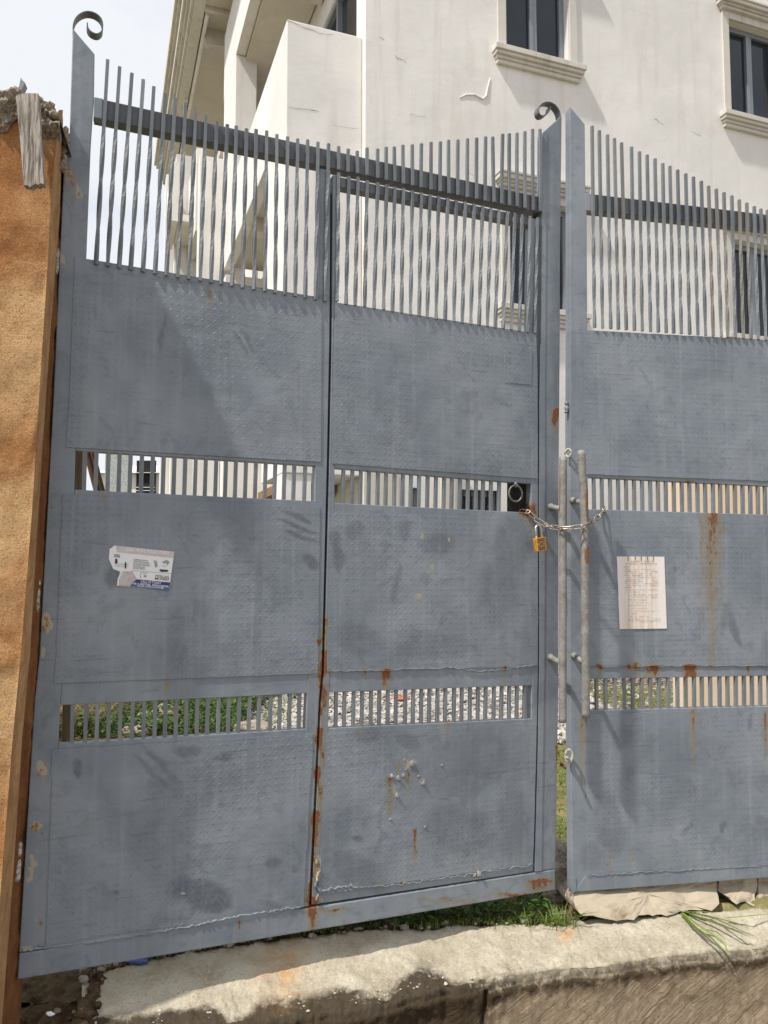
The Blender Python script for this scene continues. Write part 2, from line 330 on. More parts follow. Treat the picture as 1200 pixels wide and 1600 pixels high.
class MB:
    def __init__(s): s.v = []; s.f = []; s.m = []
    def add(s, v, f, mi=0):
        b = len(s.v); s.v += [Vector(x) for x in v]; s.f += [tuple(i + b for i in q) for q in f]; s.m += [mi] * len(f)
    def box8(s, c, mi=0):   # c: 4 front + 4 back corners in the same order
        s.add(c, [(0, 1, 2, 3), (7, 6, 5, 4), (0, 4, 5, 1), (1, 5, 6, 2), (2, 6, 7, 3), (3, 7, 4, 0)], mi)
    def tube(s, pts, r, n=10, cap=True, rr=None, mi=0):
        pts = [Vector(p) for p in pts]; rings = []; up = None
        for i, p in enumerate(pts):
            t = (pts[min(i + 1, len(pts) - 1)] - pts[max(i - 1, 0)]).normalized()
            if up is None: up = t.orthogonal().normalized()
            up = (up - t * up.dot(t)).normalized(); w = t.cross(up); q = rr[i] if rr else r
            rings.append([p + (up * math.cos(2 * math.pi * k / n) + w * math.sin(2 * math.pi * k / n)) * q for k in range(n)])
        v = [x for a in rings for x in a]; f = []
        for i in range(len(pts) - 1):
            for k in range(n): f.append((i * n + k, i * n + (k + 1) % n, (i + 1) * n + (k + 1) % n, (i + 1) * n + k))
        if cap: f.append(tuple(range(n))[::-1]); f.append(tuple((len(pts) - 1) * n + k for k in range(n)))
        s.add(v, f, mi)
    def ring(s, pts, r, n=8, mi=0):   # closed tube
        pts = [Vector(p) for p in pts]; m = len(pts); c = sum(pts, Vector()) / m; v = []
        nrm = (pts[0] - c).cross(pts[m // 4] - c).normalized()
        for i, p in enumerate(pts):
            t = (pts[(i + 1) % m] - pts[i - 1]).normalized(); w = t.cross(nrm).normalized()
            v += [p + (nrm * math.cos(2 * math.pi * k / n) + w * math.sin(2 * math.pi * k / n)) * r for k in range(n)]
        s.add(v, [(i * n + k, i * n + (k + 1) % n, ((i + 1) % m) * n + (k + 1) % n, ((i + 1) % m) * n + k) for i in range(m) for k in range(n)], mi)
    def link(s, name, mat, parent=None, **k):
        o = link(name, s.v, s.f, mat, parent, **k)
        if isinstance(mat, list): o.data.polygons.foreach_set('material_index', s.m)
        return o
def lumps(mb, P, r, sq=(1, 1, 1), amp=.25, seed=0, mi=0, sub=2):
    bm = bmesh.new(); bmesh.ops.create_icosphere(bm, subdivisions=sub, radius=1)
    vs = np.array([v.co[:] for v in bm.verts]); f = [tuple(v.index for v in q.verts) for q in bm.faces]; bm.free()
    n = fbm(vs + seed * 7.3 + 20, 1.3, 3); vs = vs * (1 + amp * 2 * n[:, None]) * np.array(sq) * r
    mb.add([Vector(x) + Vector(P) for x in vs], f, mi)

# stains, given in photo pixels: (x, y, half-width, length down, strength)
RUST = [(508, 965, 5, 60, 1.0), (506, 1020, 6, 60, 1.5), (504, 1075, 6, 80, 1.2), (500.5, 1140, 6, 80, 1.25), (497, 1200, 6, 90, 1.1), (493, 1270, 6, 90, 1.2), (490, 1340, 4, 60, .9), (484, 1380, 4, 40, 1.6), (499, 1000, 3, 60, 1.3), (487, 1405, 9, 55, 1.3), (604, 1048, 7, 28, 1.5), (572, 1050, 3, 20, .8), (648, 1295, 4, 60, 1.0), (790, 1042, 4, 22, 1.1),
        (262, 1060, 5, 30, .8), (327, 455, 7, 42, .55), (610, 1214, 6, 60, .75), (620, 1190, 3, 40, .8), (640, 1210, 4, 24, .8), (562, 1136, 3, 28, .6), (700, 1128, 8, 14, .7),
        (689, 1120, 4, 30, .5), (595, 1080, 3, 90, .45), (845, 1374, 24, 24, 1.0), (810, 1398, 40, 10, 1.1), (868, 640, 7, 26, 1.5), (866, 655, 3, 60, .5), (870, 1168, 5, 40, 1.4), (830, 790, 6, 30, .9), (822, 800, 16, 5, 1.2),
        (1112, 800, 14, 250, .72), (1096, 805, 4, 180, .6), (1127, 820, 4, 150, .55), (1078, 1040, 9, 24, 1.7), (1024, 1040, 9, 20, 1.3), (1012, 1042, 4, 20, 1.1), (935, 1040, 4, 22, 1.3), (981, 1042, 3, 20, .9), (1170, 1040, 3, 24, 1.0), (993, 1040, 8, 8, .9),
        (1082, 1108, 5, 90, .75), (1085, 1055, 4, 55, 1.2), (910, 1122, 5, 110, .7), (1197, 1112, 4, 70, .9), (1075, 755, 10, 8, .9), (1140, 760, 8, 8, .7), (520, 1422, 30, 5, .9), (700, 1405, 60, 4, .7),
        (110, 270, 12, 60, .35), (150, 1515, 30, 8, .5), (345, 770, 4, 25, .3), (60, 1440, 2, 36, 1.0), (376, 1440, 2, 26, 1.1), (165, 777, 12, 12, .45), (735, 1390, 2, 26, .6), (592, 1380, 3, 12, .8), (628, 1378, 3, 10, .8),
        (953, 1350, 3, 5, 1.0), (990, 1342, 2, 8, .8), (535, 1440, 3, 30, .5)]
DARK = [(312, 1396, 50, 24, .25, 1.0), (335, 1410, 30, 16, 0, .9), (120, 1202, 6, 17, 0, .9), (350, 1182, 18, 7, -.4, .8), (294, 1172, 24, 9, 0, .7), (232, 1175, 8, 6, 0, .5), (182, 1393, 6, 4, 0, .8),
        (463, 822, 32, 4, .32, .9), (470, 838, 30, 4, .28, .9), (465, 808, 24, 3, .35, .8), (487, 880, 16, 9, .7, .9), (527, 862, 9, 36, -.15, .7), (175, 900, 11, 20, 0, .8),
        (555, 828, 16, 16, 0, .5), (632, 825, 10, 16, 0, .5), (682, 850, 26, 18, 0, .5), (600, 850, 8, 6, 0, .5), (620, 915, 6, 30, .15, .55), (780, 930, 34, 60, 0, .45), (800, 850, 30, 50, .2, .45), (560, 1000, 40, 24, .3, .45), (680, 1010, 60, 20, 0, .4),
        (255, 520, 4, 34, .15, .8), (376, 535, 3, 26, -.5, .7), (386, 530, 3, 26, -.5, .7), (236, 1205, 4, 40, -.75, .5), (250, 1195, 4, 48, -.75, .55), (262, 1200, 3, 40, -.7, .45), (560, 1310, 10, 7, 0, .9), (720, 1300, 60, 40, .3, .5), (560, 1360, 50, 26, .4, .5),
        (640, 1160, 20, 12, .3, .5), (572, 1148, 22, 14, 0, .5), (760, 1180, 40, 40, 0, .4), (800, 1280, 24, 60, 0, .45), (425, 1350, 14, 8, -.2, .7), (458, 1356, 10, 6, 0, .6), (430, 1420, 20, 12, 0, .4),
        (1150, 985, 6, 30, -.3, .7), (1135, 965, 10, 20, .3, .5), (975, 1150, 14, 20, 0, .5), (950, 1280, 20, 60, -.2, .4), (1080, 1290, 20, 4, -.6, .7), (1130, 1290, 4, 9, 0, .8), (930, 870, 20, 50, -.35, .5), (900, 930, 10, 80, 0, .45), (925, 1340, 20, 24, 0, .4),
        (1055, 887, 3, 3, 0, 1.0), (1040, 560, 18, 8, 0, .3), (1100, 1180, 60, 30, .2, .25), (860, 900, 12, 200, 0, .45), (868, 450, 8, 200, 0, .35), (870, 1240, 5, 120, 0, .3), (130, 260, 14, 30, .5, .25), (1172, 1130, 4, 12, 0, .6)]
PALE = [(660, 835, 3, 5), (700, 842, 3, 4), (675, 886, 3, 4), (653, 930, 6, 6), (640, 1196, 7, 5), (646, 1192, 5, 4), (632, 1188, 4, 3), (612, 1214, 6, 4), (620, 1240, 4, 5), (660, 1222, 5, 5), (108, 275, 8, 12), (122, 300, 5, 9), (72, 975, 8, 17), (66, 1200, 7, 14), (55, 1292, 10, 8),
        (748, 1365, 9, 3), (497, 1350, 4, 22), (500, 1408, 5, 6), (50, 1345, 4, 14), (45, 1370, 4, 16), (95, 405, 7, 9), (885, 1182, 4, 6), (880, 640, 4, 6), (67, 1020, 4, 10), (40, 1482, 12, 3), (1163, 755, 6, 2), (130, 730, 3, 2), (283, 1397, 5, 3)]
def masks(px, py):
    px = np.asarray(px, float); py = np.asarray(py, float); q = np.stack([px / 16, py / 16, px * 0], -1)
    wx = px + fbm(q, .9, 3) * 7; wy = py + fbm(q + 31, .9, 3) * 7
    r = np.zeros_like(px)
    for x, y, w, l, s in RUST:
        t = (wy - y) / l; ex = np.exp(-((wx - x) / (w * (1 - .3 * np.clip(t, 0, 1)))) ** 2)
        r = np.maximum(r, s * ex * np.where(t < 0, np.exp(-((wy - y) / 3) ** 2), np.where(t < 1, 1 - .6 * t, .4 * np.exp(-((wy - y - l) / 12) ** 2))))
    d = np.zeros_like(px)
    for x, y, a, b, th, s in DARK:
        c, sn = math.cos(th), math.sin(th); X = (wx - x) * c + (wy - y) * sn; Y = -(wx - x) * sn + (wy - y) * c
        e = (X / a) ** 2 + (Y / b) ** 2; d = np.maximum(d, s * np.clip(1.6 - 1.2 * e, 0, 1))
    p = np.zeros_like(px)
    for x, y, a, b in PALE: p = np.maximum(p, np.clip(1.5 - ((wx - x) / a) ** 2 - ((wy - y) / b) ** 2, 0, 1))
    return np.stack([np.clip(r * 1.3, 0, 1.9), np.clip(d, 0, 1), np.clip(p, 0, 1)], -1)
def interp(curve, y):
    ys = [c[1] for c in curve]; xs = [c[0] for c in curve]; return float(np.interp(y, ys, xs))
def panel(name, pl, TL, TR, BR, BL, d0, d1, mat, parent, step=5.0, wav=.0, leftc=None, rightc=None, edge=0.0, bevel=0, smooth=False):
    """a plate or member on plane pl: gridded face at depth d1, back at d0, corners as surveyed"""
    w = max(abs(TR[0] - TL[0]), abs(BR[0] - BL[0])); h = max(abs(BL[1] - TL[1]), abs(BR[1] - TR[1]))
    nx = max(1, int(w / step)); ny = max(1, int(h / step)); s = np.linspace(0, 1, nx + 1); t = np.linspace(0, 1, ny + 1)
    S, T = np.meshgrid(s, t)
    X = (TL[0] * (1 - S) + TR[0] * S) * (1 - T) + (BL[0] * (1 - S) + BR[0] * S) * T
    Y = (TL[1] * (1 - S) + TR[1] * S) * (1 - T) + (BL[1] * (1 - S) + BR[1] * S) * T
    if leftc is not None or rightc is not None:
        lx = np.vectorize(lambda y: interp(leftc, y))(Y) if leftc is not None else (TL[0] * (1 - T) + BL[0] * T)
        rx = np.vectorize(lambda y: interp(rightc, y))(Y) if rightc is not None else (TR[0] * (1 - T) + BR[0] * T)
        X = lx * (1 - S) + rx * S
    if edge:
        q = np.stack([X / 30, Y / 30, X * 0], -1); bx = (S == 0) | (S == 1); by = (T == 0) | (T == 1)
        X = X + bx * fbm(q, 1.5, 4) * edge; Y = Y + by * fbm(q + 9, 1.5, 4) * edge
    D = np.full_like(X, d1)
    if wav:
        q = np.stack([X / 100, Y / 100, X * 0], -1); fall = np.minimum(1, 4 * np.minimum(np.minimum(S, 1 - S), np.minimum(T, 1 - T)) + .1)
        D = D + (fbm(q, 1.1, 3) * wav + fbm(q + 5, 6, 2) * wav * .16) * fall
    mk = masks(X, Y).reshape(-1, 3); xs, ys, ds = X.ravel(), Y.ravel(), D.ravel()
    V = [pl.at(a, b, c) for a, b, c in zip(xs, ys, ds)]; uv = [pl.uv(v) for v in V]; n = len(V); W_ = nx + 1
    faces = [(j * W_ + i, (j + 1) * W_ + i, (j + 1) * W_ + i + 1, j * W_ + i + 1) for j in range(ny) for i in range(nx)]
    per = [i for i in range(W_)] + [j * W_ + nx for j in range(1, ny + 1)] + [ny * W_ + i for i in range(nx - 1, -1, -1)] + [j * W_ for j in range(ny - 1, 0, -1)]
    for k in per: V.append(V[k] + pl.n * (d0 - ds[k])); uv.append(pl.uv(V[-1], .01))
    m = len(per); mk = np.vstack([mk, mk[per]])
    for i in range(m): j = (i + 1) % m; faces.append((per[i], per[j], n + j, n + i))
    faces.append(tuple(n + i for i in range(m)))
    return link(name, V, faces, mat, parent, puv=uv, mask=mk, bevel=bevel, smooth=smooth)
def prism(name, pl, pts, d0, d1, mat, parent, bevel=.002):
    n = len(pts); V = [pl.at(x, y, d1) for x, y in pts]; V += [v + pl.n * (d0 - d1) for v in V]
    f = [tuple(range(n))[::-1], tuple(range(n, 2 * n))] + [(i, (i + 1) % n, n + (i + 1) % n, n + i) for i in range(n)]
    mk = masks([p[0] for p in pts] * 2, [p[1] for p in pts] * 2)
    return link(name, V, f, mat, parent, puv=[pl.uv(v) for v in V], mask=mk, bevel=bevel)
def bar(pl, top, bot, d, w, mat, parent, twist=0.0, t0=0.0, t1=1.0, dep=None, rings=26, name='bar', px=None):
    """square bar between two surveyed points, twisted between t0 and t1"""
    A = pl.at(*top, d); B_ = pl.at(*bot, d); ax = (B_ - A).normalized(); U = (pl.u - ax * pl.u.dot(ax)).normalized(); N_ = ax.cross(U).normalized()
    dep = dep or w; n = rings if twist else 2; V = []; mk = []; uv = []
    jit = random.uniform(-.2, .2); rs = random.choice([0, 0, .15, .3, .42])
    for i in range(n):
        t = i / (n - 1); P = A.lerp(B_, t); k = min(1, max(0, (t - t0) / max(1e-6, t1 - t0))); a = twist * k * (k * (3 - 2 * k) * .3 + .7) + (jit if twist else 0)
        for sx, sy in ((-1, -1), (1, -1), (1, 1), (-1, 1)):
            x, y = sx * w / 2, sy * dep / 2; c, s_ = math.cos(a), math.sin(a)
            V.append(P + U * (x * c - y * s_) + N_ * (x * s_ + y * c)); q = pl.uv(V[-1]); uv.append((q[0] + rs, q[1], q[2] + sx * .01)); mk.append((rs if px else 0, 0, 0))
    f = [(0, 1, 2, 3), tuple((n - 1) * 4 + k for k in (3, 2, 1, 0))]
    for i in range(n - 1):
        for k in range(4): f.append((i * 4 + k, (i + 1) * 4 + k, (i + 1) * 4 + (k + 1) % 4, i * 4 + (k + 1) % 4))
    return link(name, V, f, mat, parent, puv=uv, mask=mk)
def text(name, s, pl, x0, y0, x1, y1, d, mat, parent, bold=.0, shear=0.0):
    """lettering stretched from (x0,y0) baseline-left to (x1,y1) baseline-right on plane; height from bold/size ratio"""
    cu = bpy.data.curves.new(name, 'FONT'); cu.body = s; cu.offset = bold; cu.shear = shear; cu.resolution_u = 3
    ob = bpy.data.objects.new(name, cu); COL.objects.link(ob); dg = bpy.context.evaluated_depsgraph_get(); me = bpy.data.meshes.new_from_object(ob.evaluated_get(dg))
    bpy.data.objects.remove(ob); xs = [v.co.x for v in me.vertices]; w = max(xs) - min(xs); m0 = min(xs)
    A = pl.at(x0, y0, d); B_ = pl.at(x1, y1, d); return me, A, B_, w, m0
def put_text(name, s, pl, x0, y0, x1, y1, hpx, d, mat, parent, bold=0.0, shear=0.0):
    me, A, B_, w, m0 = text(name, s, pl, x0, y0, x1, y1, d, mat, parent, bold, shear)
    T = pl.at(x0 + hpx * .03, y0 - hpx, d); ex = (B_ - A) / w; ey = (T - A) / .70
    V = [A + ex * (v.co.x - m0) + ey * v.co.y for v in me.vertices]; f = [tuple(p.vertices) for p in me.polygons]
    bpy.data.meshes.remove(me); return link(name, V, f, mat, parent)

# ================================================================== HOUSE
yb = R(20); BA = Vector((math.cos(yb), math.sin(yb), 0)); BB = Vector((-math.sin(yb), math.cos(yb), 0)); BO = Vector((-.228, 9.127, -.07))
def bp(a, b, z): return BO + BA * a + BB * b + Vector((0, 0, z))
def bbox(mb, a0, a1, b0, b1, z0, z1, mi=0):
    mb.box8([bp(a0, b0, z0), bp(a1, b0, z0), bp(a1, b0, z1), bp(a0, b0, z1), bp(a0, b1, z0), bp(a1, b1, z0), bp(a1, b1, z1), bp(a0, b1, z1)], mi)
house = empty('house', bp(2, 0, 0), 'large unfinished cream two storey house with moulded windows standing behind the gate', 'house')
WIN = [(1.97, 2.95, 8.32, 9.75), (5.78, 6.80, 8.22, 9.72), (1.99, 2.95, 4.84, 6.30), (5.72, 6.74, 4.84, 6.28), (1.27, 1.80, .9, 2.42), (.60, .71, .5, 2.42), (5.2, 6.6, .9, 2.42)]
def hole_wall(mb, a0, a1, z0, z1, holes, th, plane=lambda a, b, z: bp(a, b, z)):
    As = sorted(set([a0, a1] + [h[0] for h in holes] + [h[1] for h in holes])); Zs = sorted(set([z0, z1] + [h[2] for h in holes] + [h[3] for h in holes]))
    inside = lambda a, z: any(h[0] < a < h[1] and h[2] < z < h[3] for h in holes)
    for i in range(len(As) - 1):
        for j in range(len(Zs) - 1):
            if inside((As[i] + As[i + 1]) / 2, (Zs[j] + Zs[j + 1]) / 2): continue
            p = [(As[i], Zs[j]), (As[i + 1], Zs[j]), (As[i + 1], Zs[j + 1]), (As[i], Zs[j + 1])]
            mb.add([plane(a, 0, z) for a, z in p], [(0, 1, 2, 3)]); mb.add([plane(a, th, z) for a, z in p], [(3, 2, 1, 0)])
    for h in holes + [(a0, a1, z0, z1)]:
        c = [(h[0], h[2]), (h[1], h[2]), (h[1], h[3]), (h[0], h[3])]
        for k in range(4):
            (p, q), (r, s_) = c[k], c[(k + 1) % 4]; mb.add([plane(p, 0, q), plane(r, 0, s_), plane(r, th, s_), plane(p, th, q)], [(0, 1, 2, 3)])
mb = MB(); hole_wall(mb, 0, 11, -.3, 12.2, WIN, .23); mb.link('front_wall', M['wall'], house)
# side wall of the main block (behind the balconies) with a sliding door
mb = MB(); hole_wall(mb, .35, 13, -.3, 12.2, [(.55, 2.6, 7.1, 9.6), (3.2, 5.2, .2, 2.4)], .2, lambda a, b, z: bp(b + .02, a - .12, z)); mb.link('side_wall', M['wall'], house)
mb = MB(); bbox(mb, .12, .16, .5, 2.45, 7.1, 9.6); fr = None
sd = mb.link('sliding_door', M['glass'], house)
mb = MB()
for b in (.43, 1.4, 2.38): bbox(mb, .05, .15, b, b + .07, 7.1, 9.6)
bbox(mb, .05, .15, .43, 2.45, 9.53, 9.6); mb.link('frame', M['alu'], sd)
def window(a0, a1, z0, z1, sill=True, head=True, bars=False):
    fw = .075; mb = MB()
    for x0, x1, y0, y1 in ((a0, a0 + fw, z0, z1), (a1 - fw, a1, z0, z1), (a0 + fw, a1 - fw, z1 - fw, z1), (a0 + fw, a1 - fw, z0, z0 + fw * .6)): bbox(mb, x0, x1, .10, .17, y0, y1)
    if a1 - a0 > .4:
        c = (a0 + a1) / 2; bbox(mb, c - .06, c - .004, .095, .165, z0 + fw * .6, z1 - fw); bbox(mb, c + .004, c + .06, .11, .17, z0 + fw * .6, z1 - fw)
    f = mb.link('window', M['alu'], house, bevel=.004)
    mb = MB(); bbox(mb, a0 + fw, a1 - fw, .145, .152, z0 + fw * .6, z1 - fw); mb.link('pane', M['glass'], f)
    mb = MB(); bbox(mb, a0 + .01, a1 - .01, .225, .229, z0, z1); mb.link('dark_backing', M['dark'], f)  # dark sheet added behind the pane for the unlit room
    if head:
        mb = MB()
        bbox(mb, a0 - .13, a0 - .005, -.035, .0, z0, z1 + .12); bbox(mb, a1 + .005, a1 + .13, -.035, .0, z0, z1 + .12); bbox(mb, a0 - .005, a1 + .005, -.035, .0, z1 + .005, z1 + .12)
        for k, (o, h0, h1) in enumerate(((.05, .12, .16), (.08, .16, .19), (.12, .19, .25), (.14, .25, .285))): bbox(mb, a0 - .13 - o * .6, a1 + .13 + o * .6, -.035 - o, 0, z1 + h0, z1 + h1)
        mb.link('window_head', M['trim'], f, bevel=.006)
    if sill:
        mb = MB()
        for k, (o, h0, h1) in enumerate(((.11, -.075, -.002), (.085, -.12, -.075), (.05, -.165, -.12), (.028, -.22, -.165))): bbox(mb, a0 - .13 - o * .7, a1 + .13 + o * .7, -.02 - o, .0, z0 + h0, z0 + h1)
        mb.link('sill', M['trim'], f, bevel=.006)
    if bars:
        mb = MB()
        for k in range(9): mb.tube([bp(a0 + .03 + k * (a1 - a0 - .06) / 8, .04, z0), bp(a0 + .03 + k * (a1 - a0 - .06) / 8, .04, z1)], .008, 6)
        mb.link('security_grille', M['dark'], f)
for k, (a0, a1, z0, z1) in enumerate(WIN): window(a0, a1, z0, z1, sill=k < 4, head=k < 4, bars=k in (4, 6))
# projecting corner block, balcony parapets and the columns behind
mb = MB(); bbox(mb, -.965, -.002, .13, 1.45, 2.55, 8.11); mb.link('corner_block', M['wall'], house, bevel=.012)
mb = MB(); bbox(mb, -.965, -.80, 1.452, 5.3, 6.88, 8.11); mb.link('balcony_parapet', M['wall'], house, bevel=.01)
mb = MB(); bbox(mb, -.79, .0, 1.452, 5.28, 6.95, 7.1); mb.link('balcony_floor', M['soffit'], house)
mb = MB(); bbox(mb, -.79, 0, 3.1, 3.35, 6.72, 6.948); mb.link('balcony_beam', M['soffit'], house)
mb = MB(); bbox(mb, -.965, -.6, 4.16, 5.55, 7.102, 10.29); mb.link('column', M['wall'], house, bevel=.01)
mb = MB(); bbox(mb, -.965, -.80, .6, 5.6, 10.30, 11.6); mb.link('upper_parapet', M['wall'], house)
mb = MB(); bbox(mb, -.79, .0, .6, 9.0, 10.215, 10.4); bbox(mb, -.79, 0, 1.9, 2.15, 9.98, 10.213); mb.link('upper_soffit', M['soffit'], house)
mb = MB(); bbox(mb, -1.42, -.98, 5.31, 5.6, -.3, 9.0); bbox(mb, -.975, -.0, 5.31, 5.6, -.3, 6.7); mb.link('cross_wall', M['wall'], house, bevel=.01)
mb = MB(); bbox(mb, -.965, -.02, 5.0, 5.3, -.3, 6.7); mb.link('porch_back_wall', M['wall'], house)
# receding left wing: panel with two tapering openings seen as dark triangles
def sp(px, py, a): return hit(px, py, BO + BA * a, BA)
def side_poly(name, pts, a, th, mat):
    V = [sp(x, y, a) for x, y in pts]; n = len(V); V += [v + BA * th for v in V]
    return link(name, V, [tuple(range(n)), tuple(range(n, 2 * n))[::-1]] + [(i, (i + 1) % n, n + (i + 1) % n, n + i) for i in range(n)], mat, house)
mb = MB(); bbox(mb, -1.45, -1.3, 5.62, 7.08, 7.70, 9.3); mb.link('wing_parapet', M['wall'], house)
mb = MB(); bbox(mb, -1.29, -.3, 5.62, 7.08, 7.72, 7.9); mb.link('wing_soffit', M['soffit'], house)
mb = MB(); bbox(mb, -1.70, -.3, 7.1, 7.4, -.3, 9.9); mb.link('wing_lower_wall', M['wall'], house)
mb = MB(); bbox(mb, -1.86, -1.74, 5.9, 7.3, 7.95, 9.1); bbox(mb, -1.73, -1.46, 5.9, 7.08, 7.97, 8.1); mb.link('outer_parapet', M['wall'], house)
mb = MB(); bbox(mb, -1.87, -1.60, 7.42, 7.7, -.3, 9.6); mb.link('wing_pillar', M['wall'], house)
mb = MB()    # eaves cornice high along the left wing
for o, z0, z1 in ((.06, 11.93, 12.0), (0, 12.0, 12.12), (-.06, 12.12, 12.2), (-.12, 12.2, 12.42), (-.18, 12.42, 12.5), (-.24, 12.5, 12.75)): bbox(mb, -1.62 + o, -1.36, 1.5, 12.8, z0, z1)
mb.link('eaves_cornice', M['trim'], house, bevel=.01)
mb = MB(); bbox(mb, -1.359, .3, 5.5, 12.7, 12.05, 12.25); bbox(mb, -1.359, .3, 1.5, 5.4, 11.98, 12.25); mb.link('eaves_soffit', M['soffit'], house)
mb = MB(); bbox(mb, -1.34, -1.28, 5.52, 12.6, 11.86, 12.045); mb.link('eaves_beam', M['wall'], house)
mb = MB(); bbox(mb, -1.27, -.3, 6.1, 6.25, 11.72, 12.045); bbox(mb, -1.359, .3, 5.41, 5.49, 11.9, 12.2); mb.link('cross_beam', M['trim'], house)
# ground floor porch
mb = MB(); bbox(mb, -.96, -.62, .15, .55, -.3, 2.548); mb.link('porch_pillar', M['wall'], house)
mb = MB(); bbox(mb, -.6, -.03, 2.6, 2.7, -.3, 2.6); bbox(mb, -.8, -.02, 1.2, 2.55, 2.42, 2.54); mb.link('porch_inner_wall', M['door'], house)
mb = MB(); bbox(mb, .98, 1.14, -.10, -.003, -.3, 2.9); bbox(mb, -.02, .42, -.03, -.003, -.3, 2.6); mb.link('shading_panel', M['soffit'], house)  # tan panels added on the facade to paint in its shading
# cracks and a filler mark on the render
def wall_strip(pts, w, mat, b=0.0, th=.004, name='crack'):
    mb = MB(); P = [hit(x, y, BO + BB * b, BB) - BB * th for x, y in pts]
    for i in range(len(P) - 1):
        t = (P[i + 1] - P[i]).normalized(); u = t.cross(BB).normalized(); w0 = w * (.2 + .4 * random.random()); w1 = w * (.2 + .4 * random.random())
        mb.add([P[i] + u * w0, P[i + 1] + u * w1, P[i + 1] - u * w1, P[i] - u * w0], [(0, 1, 2, 3)])
    return mb
def jag(p, q, n, a): return [(p[0] + (q[0] - p[0]) * i / n + random.uniform(-a, a), p[1] + (q[1] - p[1]) * i / n + random.uniform(-a, a)) for i in range(n + 1)]
for path, w, b in ((jag((448, 33), (500, 52), 6, 1.5) + jag((505, 53), (520, 55), 3, 1), .006, .13), (jag((450, 168), (498, 174), 8, .7), .006, .13), (jag((520, 196), (560, 202), 5, .5), .003, .13),
                   (jag((617, 85), (633, 98), 5, 3), .005, 0), (jag((594, 58), (601, 62), 3, 1.5), .006, 0), (jag((1022, 185), (1038, 196), 4, 1), .006, 0), (jag((1080, 205), (1095, 212), 4, 1), .004, 0), (jag((640, 178), (665, 184), 4, 1), .003, 0), (jag((731, 270), (745, 277), 3, 1), .003, 0)):
    wall_strip(path, w, None, b).link('crack', M['crackm'], house)
mk_ = MB()
for r_ in ((((718, 153), (728, 148), (742, 148), (754, 155), (760, 150), (762, 138), (766, 122))),): 
    mk_ = MB(); mk_.tube([hit(x, y, BO - BB * .004, BB) for x, y in r_], .022, 6, rr=[.004, .010, .013, .014, .014, .012, .005]); mk_.link('filler_mark', M['wall'], house, smooth=True)

# neighbouring house seen through the left grille, far behind
nb = empty('neighbour_house', (-7.0, 24, 0), 'small white neighbouring house with dark louvred window glimpsed through the left middle grille', 'house')
mb = MB(); mb.box8([Vector(p) for p in ((-8.9, 24, 0), (-6.0, 24, 0), (-6.0, 24, 4.3), (-8.9, 24, 4.3), (-8.9, 30, 0), (-6.0, 30, 0), (-6.0, 30, 4.3), (-8.9, 30, 4.3))]); mb.link('wall', M['wall'], nb)
mb = MB(); mb.box8([Vector(p) for p in ((-7.75, 23.93, 3.0), (-7.15, 23.93, 3.0), (-7.15, 23.93, 4.7), (-7.75, 23.93, 4.7), (-7.75, 23.99, 3.0), (-7.15, 23.99, 3.0), (-7.15, 23.99, 4.7), (-7.75, 23.99, 4.7))])
wn_ = mb.link('window', M['dark'], nb)
mb = MB()
for k in range(9): mb.tube([(-7.75, 23.9, 3.05 + k * .1), (-7.15, 23.9, 3.05 + k * .1)], .012, 5)
mb.link('louvre', M['alu'], wn_)
mb = MB(); mb.box8([Vector(p) for p in ((-9.2, 23.8, 4.301), (-5.9, 23.8, 4.301), (-6.1, 27, 4.9), (-9.0, 27, 4.9), (-9.2, 30.2, 4.301), (-5.9, 30.2, 4.301), (-6.1, 27.1, 4.95), (-9.0, 27.1, 4.95))]); mb.link('roof', M['wall'], nb)
mb = MB(); mb.box8([Vector(p) for p in ((-7.3, 20, 0), (-6.62, 20, 0), (-6.62, 20, 4.6), (-7.3, 20, 4.6), (-7.3, 20.1, 0), (-6.62, 20.1, 0), (-6.62, 20.1, 4.6), (-7.3, 20.1, 4.6))])
tag(mb.link('metal_screen', M['green']), 'tall grey green metal sheet screen standing before the white neighbouring house', 'screen')

# peach wall seen through the right grilles
mb = MB(); c0 = on_ground(1070, 1128); e = Vector((math.cos(R(4)), math.sin(R(4)), 0)); e2 = Vector((-.1, 1, 0)).normalized() * .22
V0 = [c0, c0 + e * 3.2, c0 + e * 3.2 + Vector((0, 0, 3.0)), c0 + Vector((0, 0, 3.0))]
mb.box8(V0 + [v + e2 for v in V0]); tag(mb.link('garden_wall', M['peach'], bevel=.01), 'plain peach painted garden wall behind the right gate leaf grilles', 'wall')

# ================================================================== GATE LEAVES
def L2(p, q, x): return p[1] + (q[1] - p[1]) * (x - p[0]) / (q[0] - p[0])
gl = empty('gate_leaf', LL.at(60, 1525, 0), 'left grey steel gate leaf with wicket door, flyer and scrolled hinge post', 'gate', 'two leaves of the grey steel gate')
DD = -.042
hs_l = [(114, 40), (110, 167), (109, 208), (102, 214), (91.7, 433), (83, 630), (61.7, 1023), (54, 1094), (30, 1489)]
hs_r = [(148, 80), (147, 150), (141.7, 233), (135, 403), (128, 560), (118, 704), (116, 765), (94, 1102), (91.5, 1163), (74, 1486)]
panel('hinge_stile', LL, (113, 44), (148, 84), (74, 1482.4), (30, 1489), DD, .0, M['paint'], gl, 6, .0015, hs_l, hs_r, bevel=.003)
panel('top_rail', LL, (147.5, 152), (848, 308.5), (848, 333), (147.5, 183.5), -.05, -.0015, M['rail'], gl, 8, bevel=.003)
panel('rail_bracket', LL, (147, 151), (161, 154), (160, 186), (146.5, 183), -.03, .0018, M['paint'], gl, 5, bevel=.002)
ms_l = [(501, 240), (500, 262), (498, 466), (493, 728), (492, 783), (481, 1060), (480, 1083), (478, 1139), (468, 1421)]
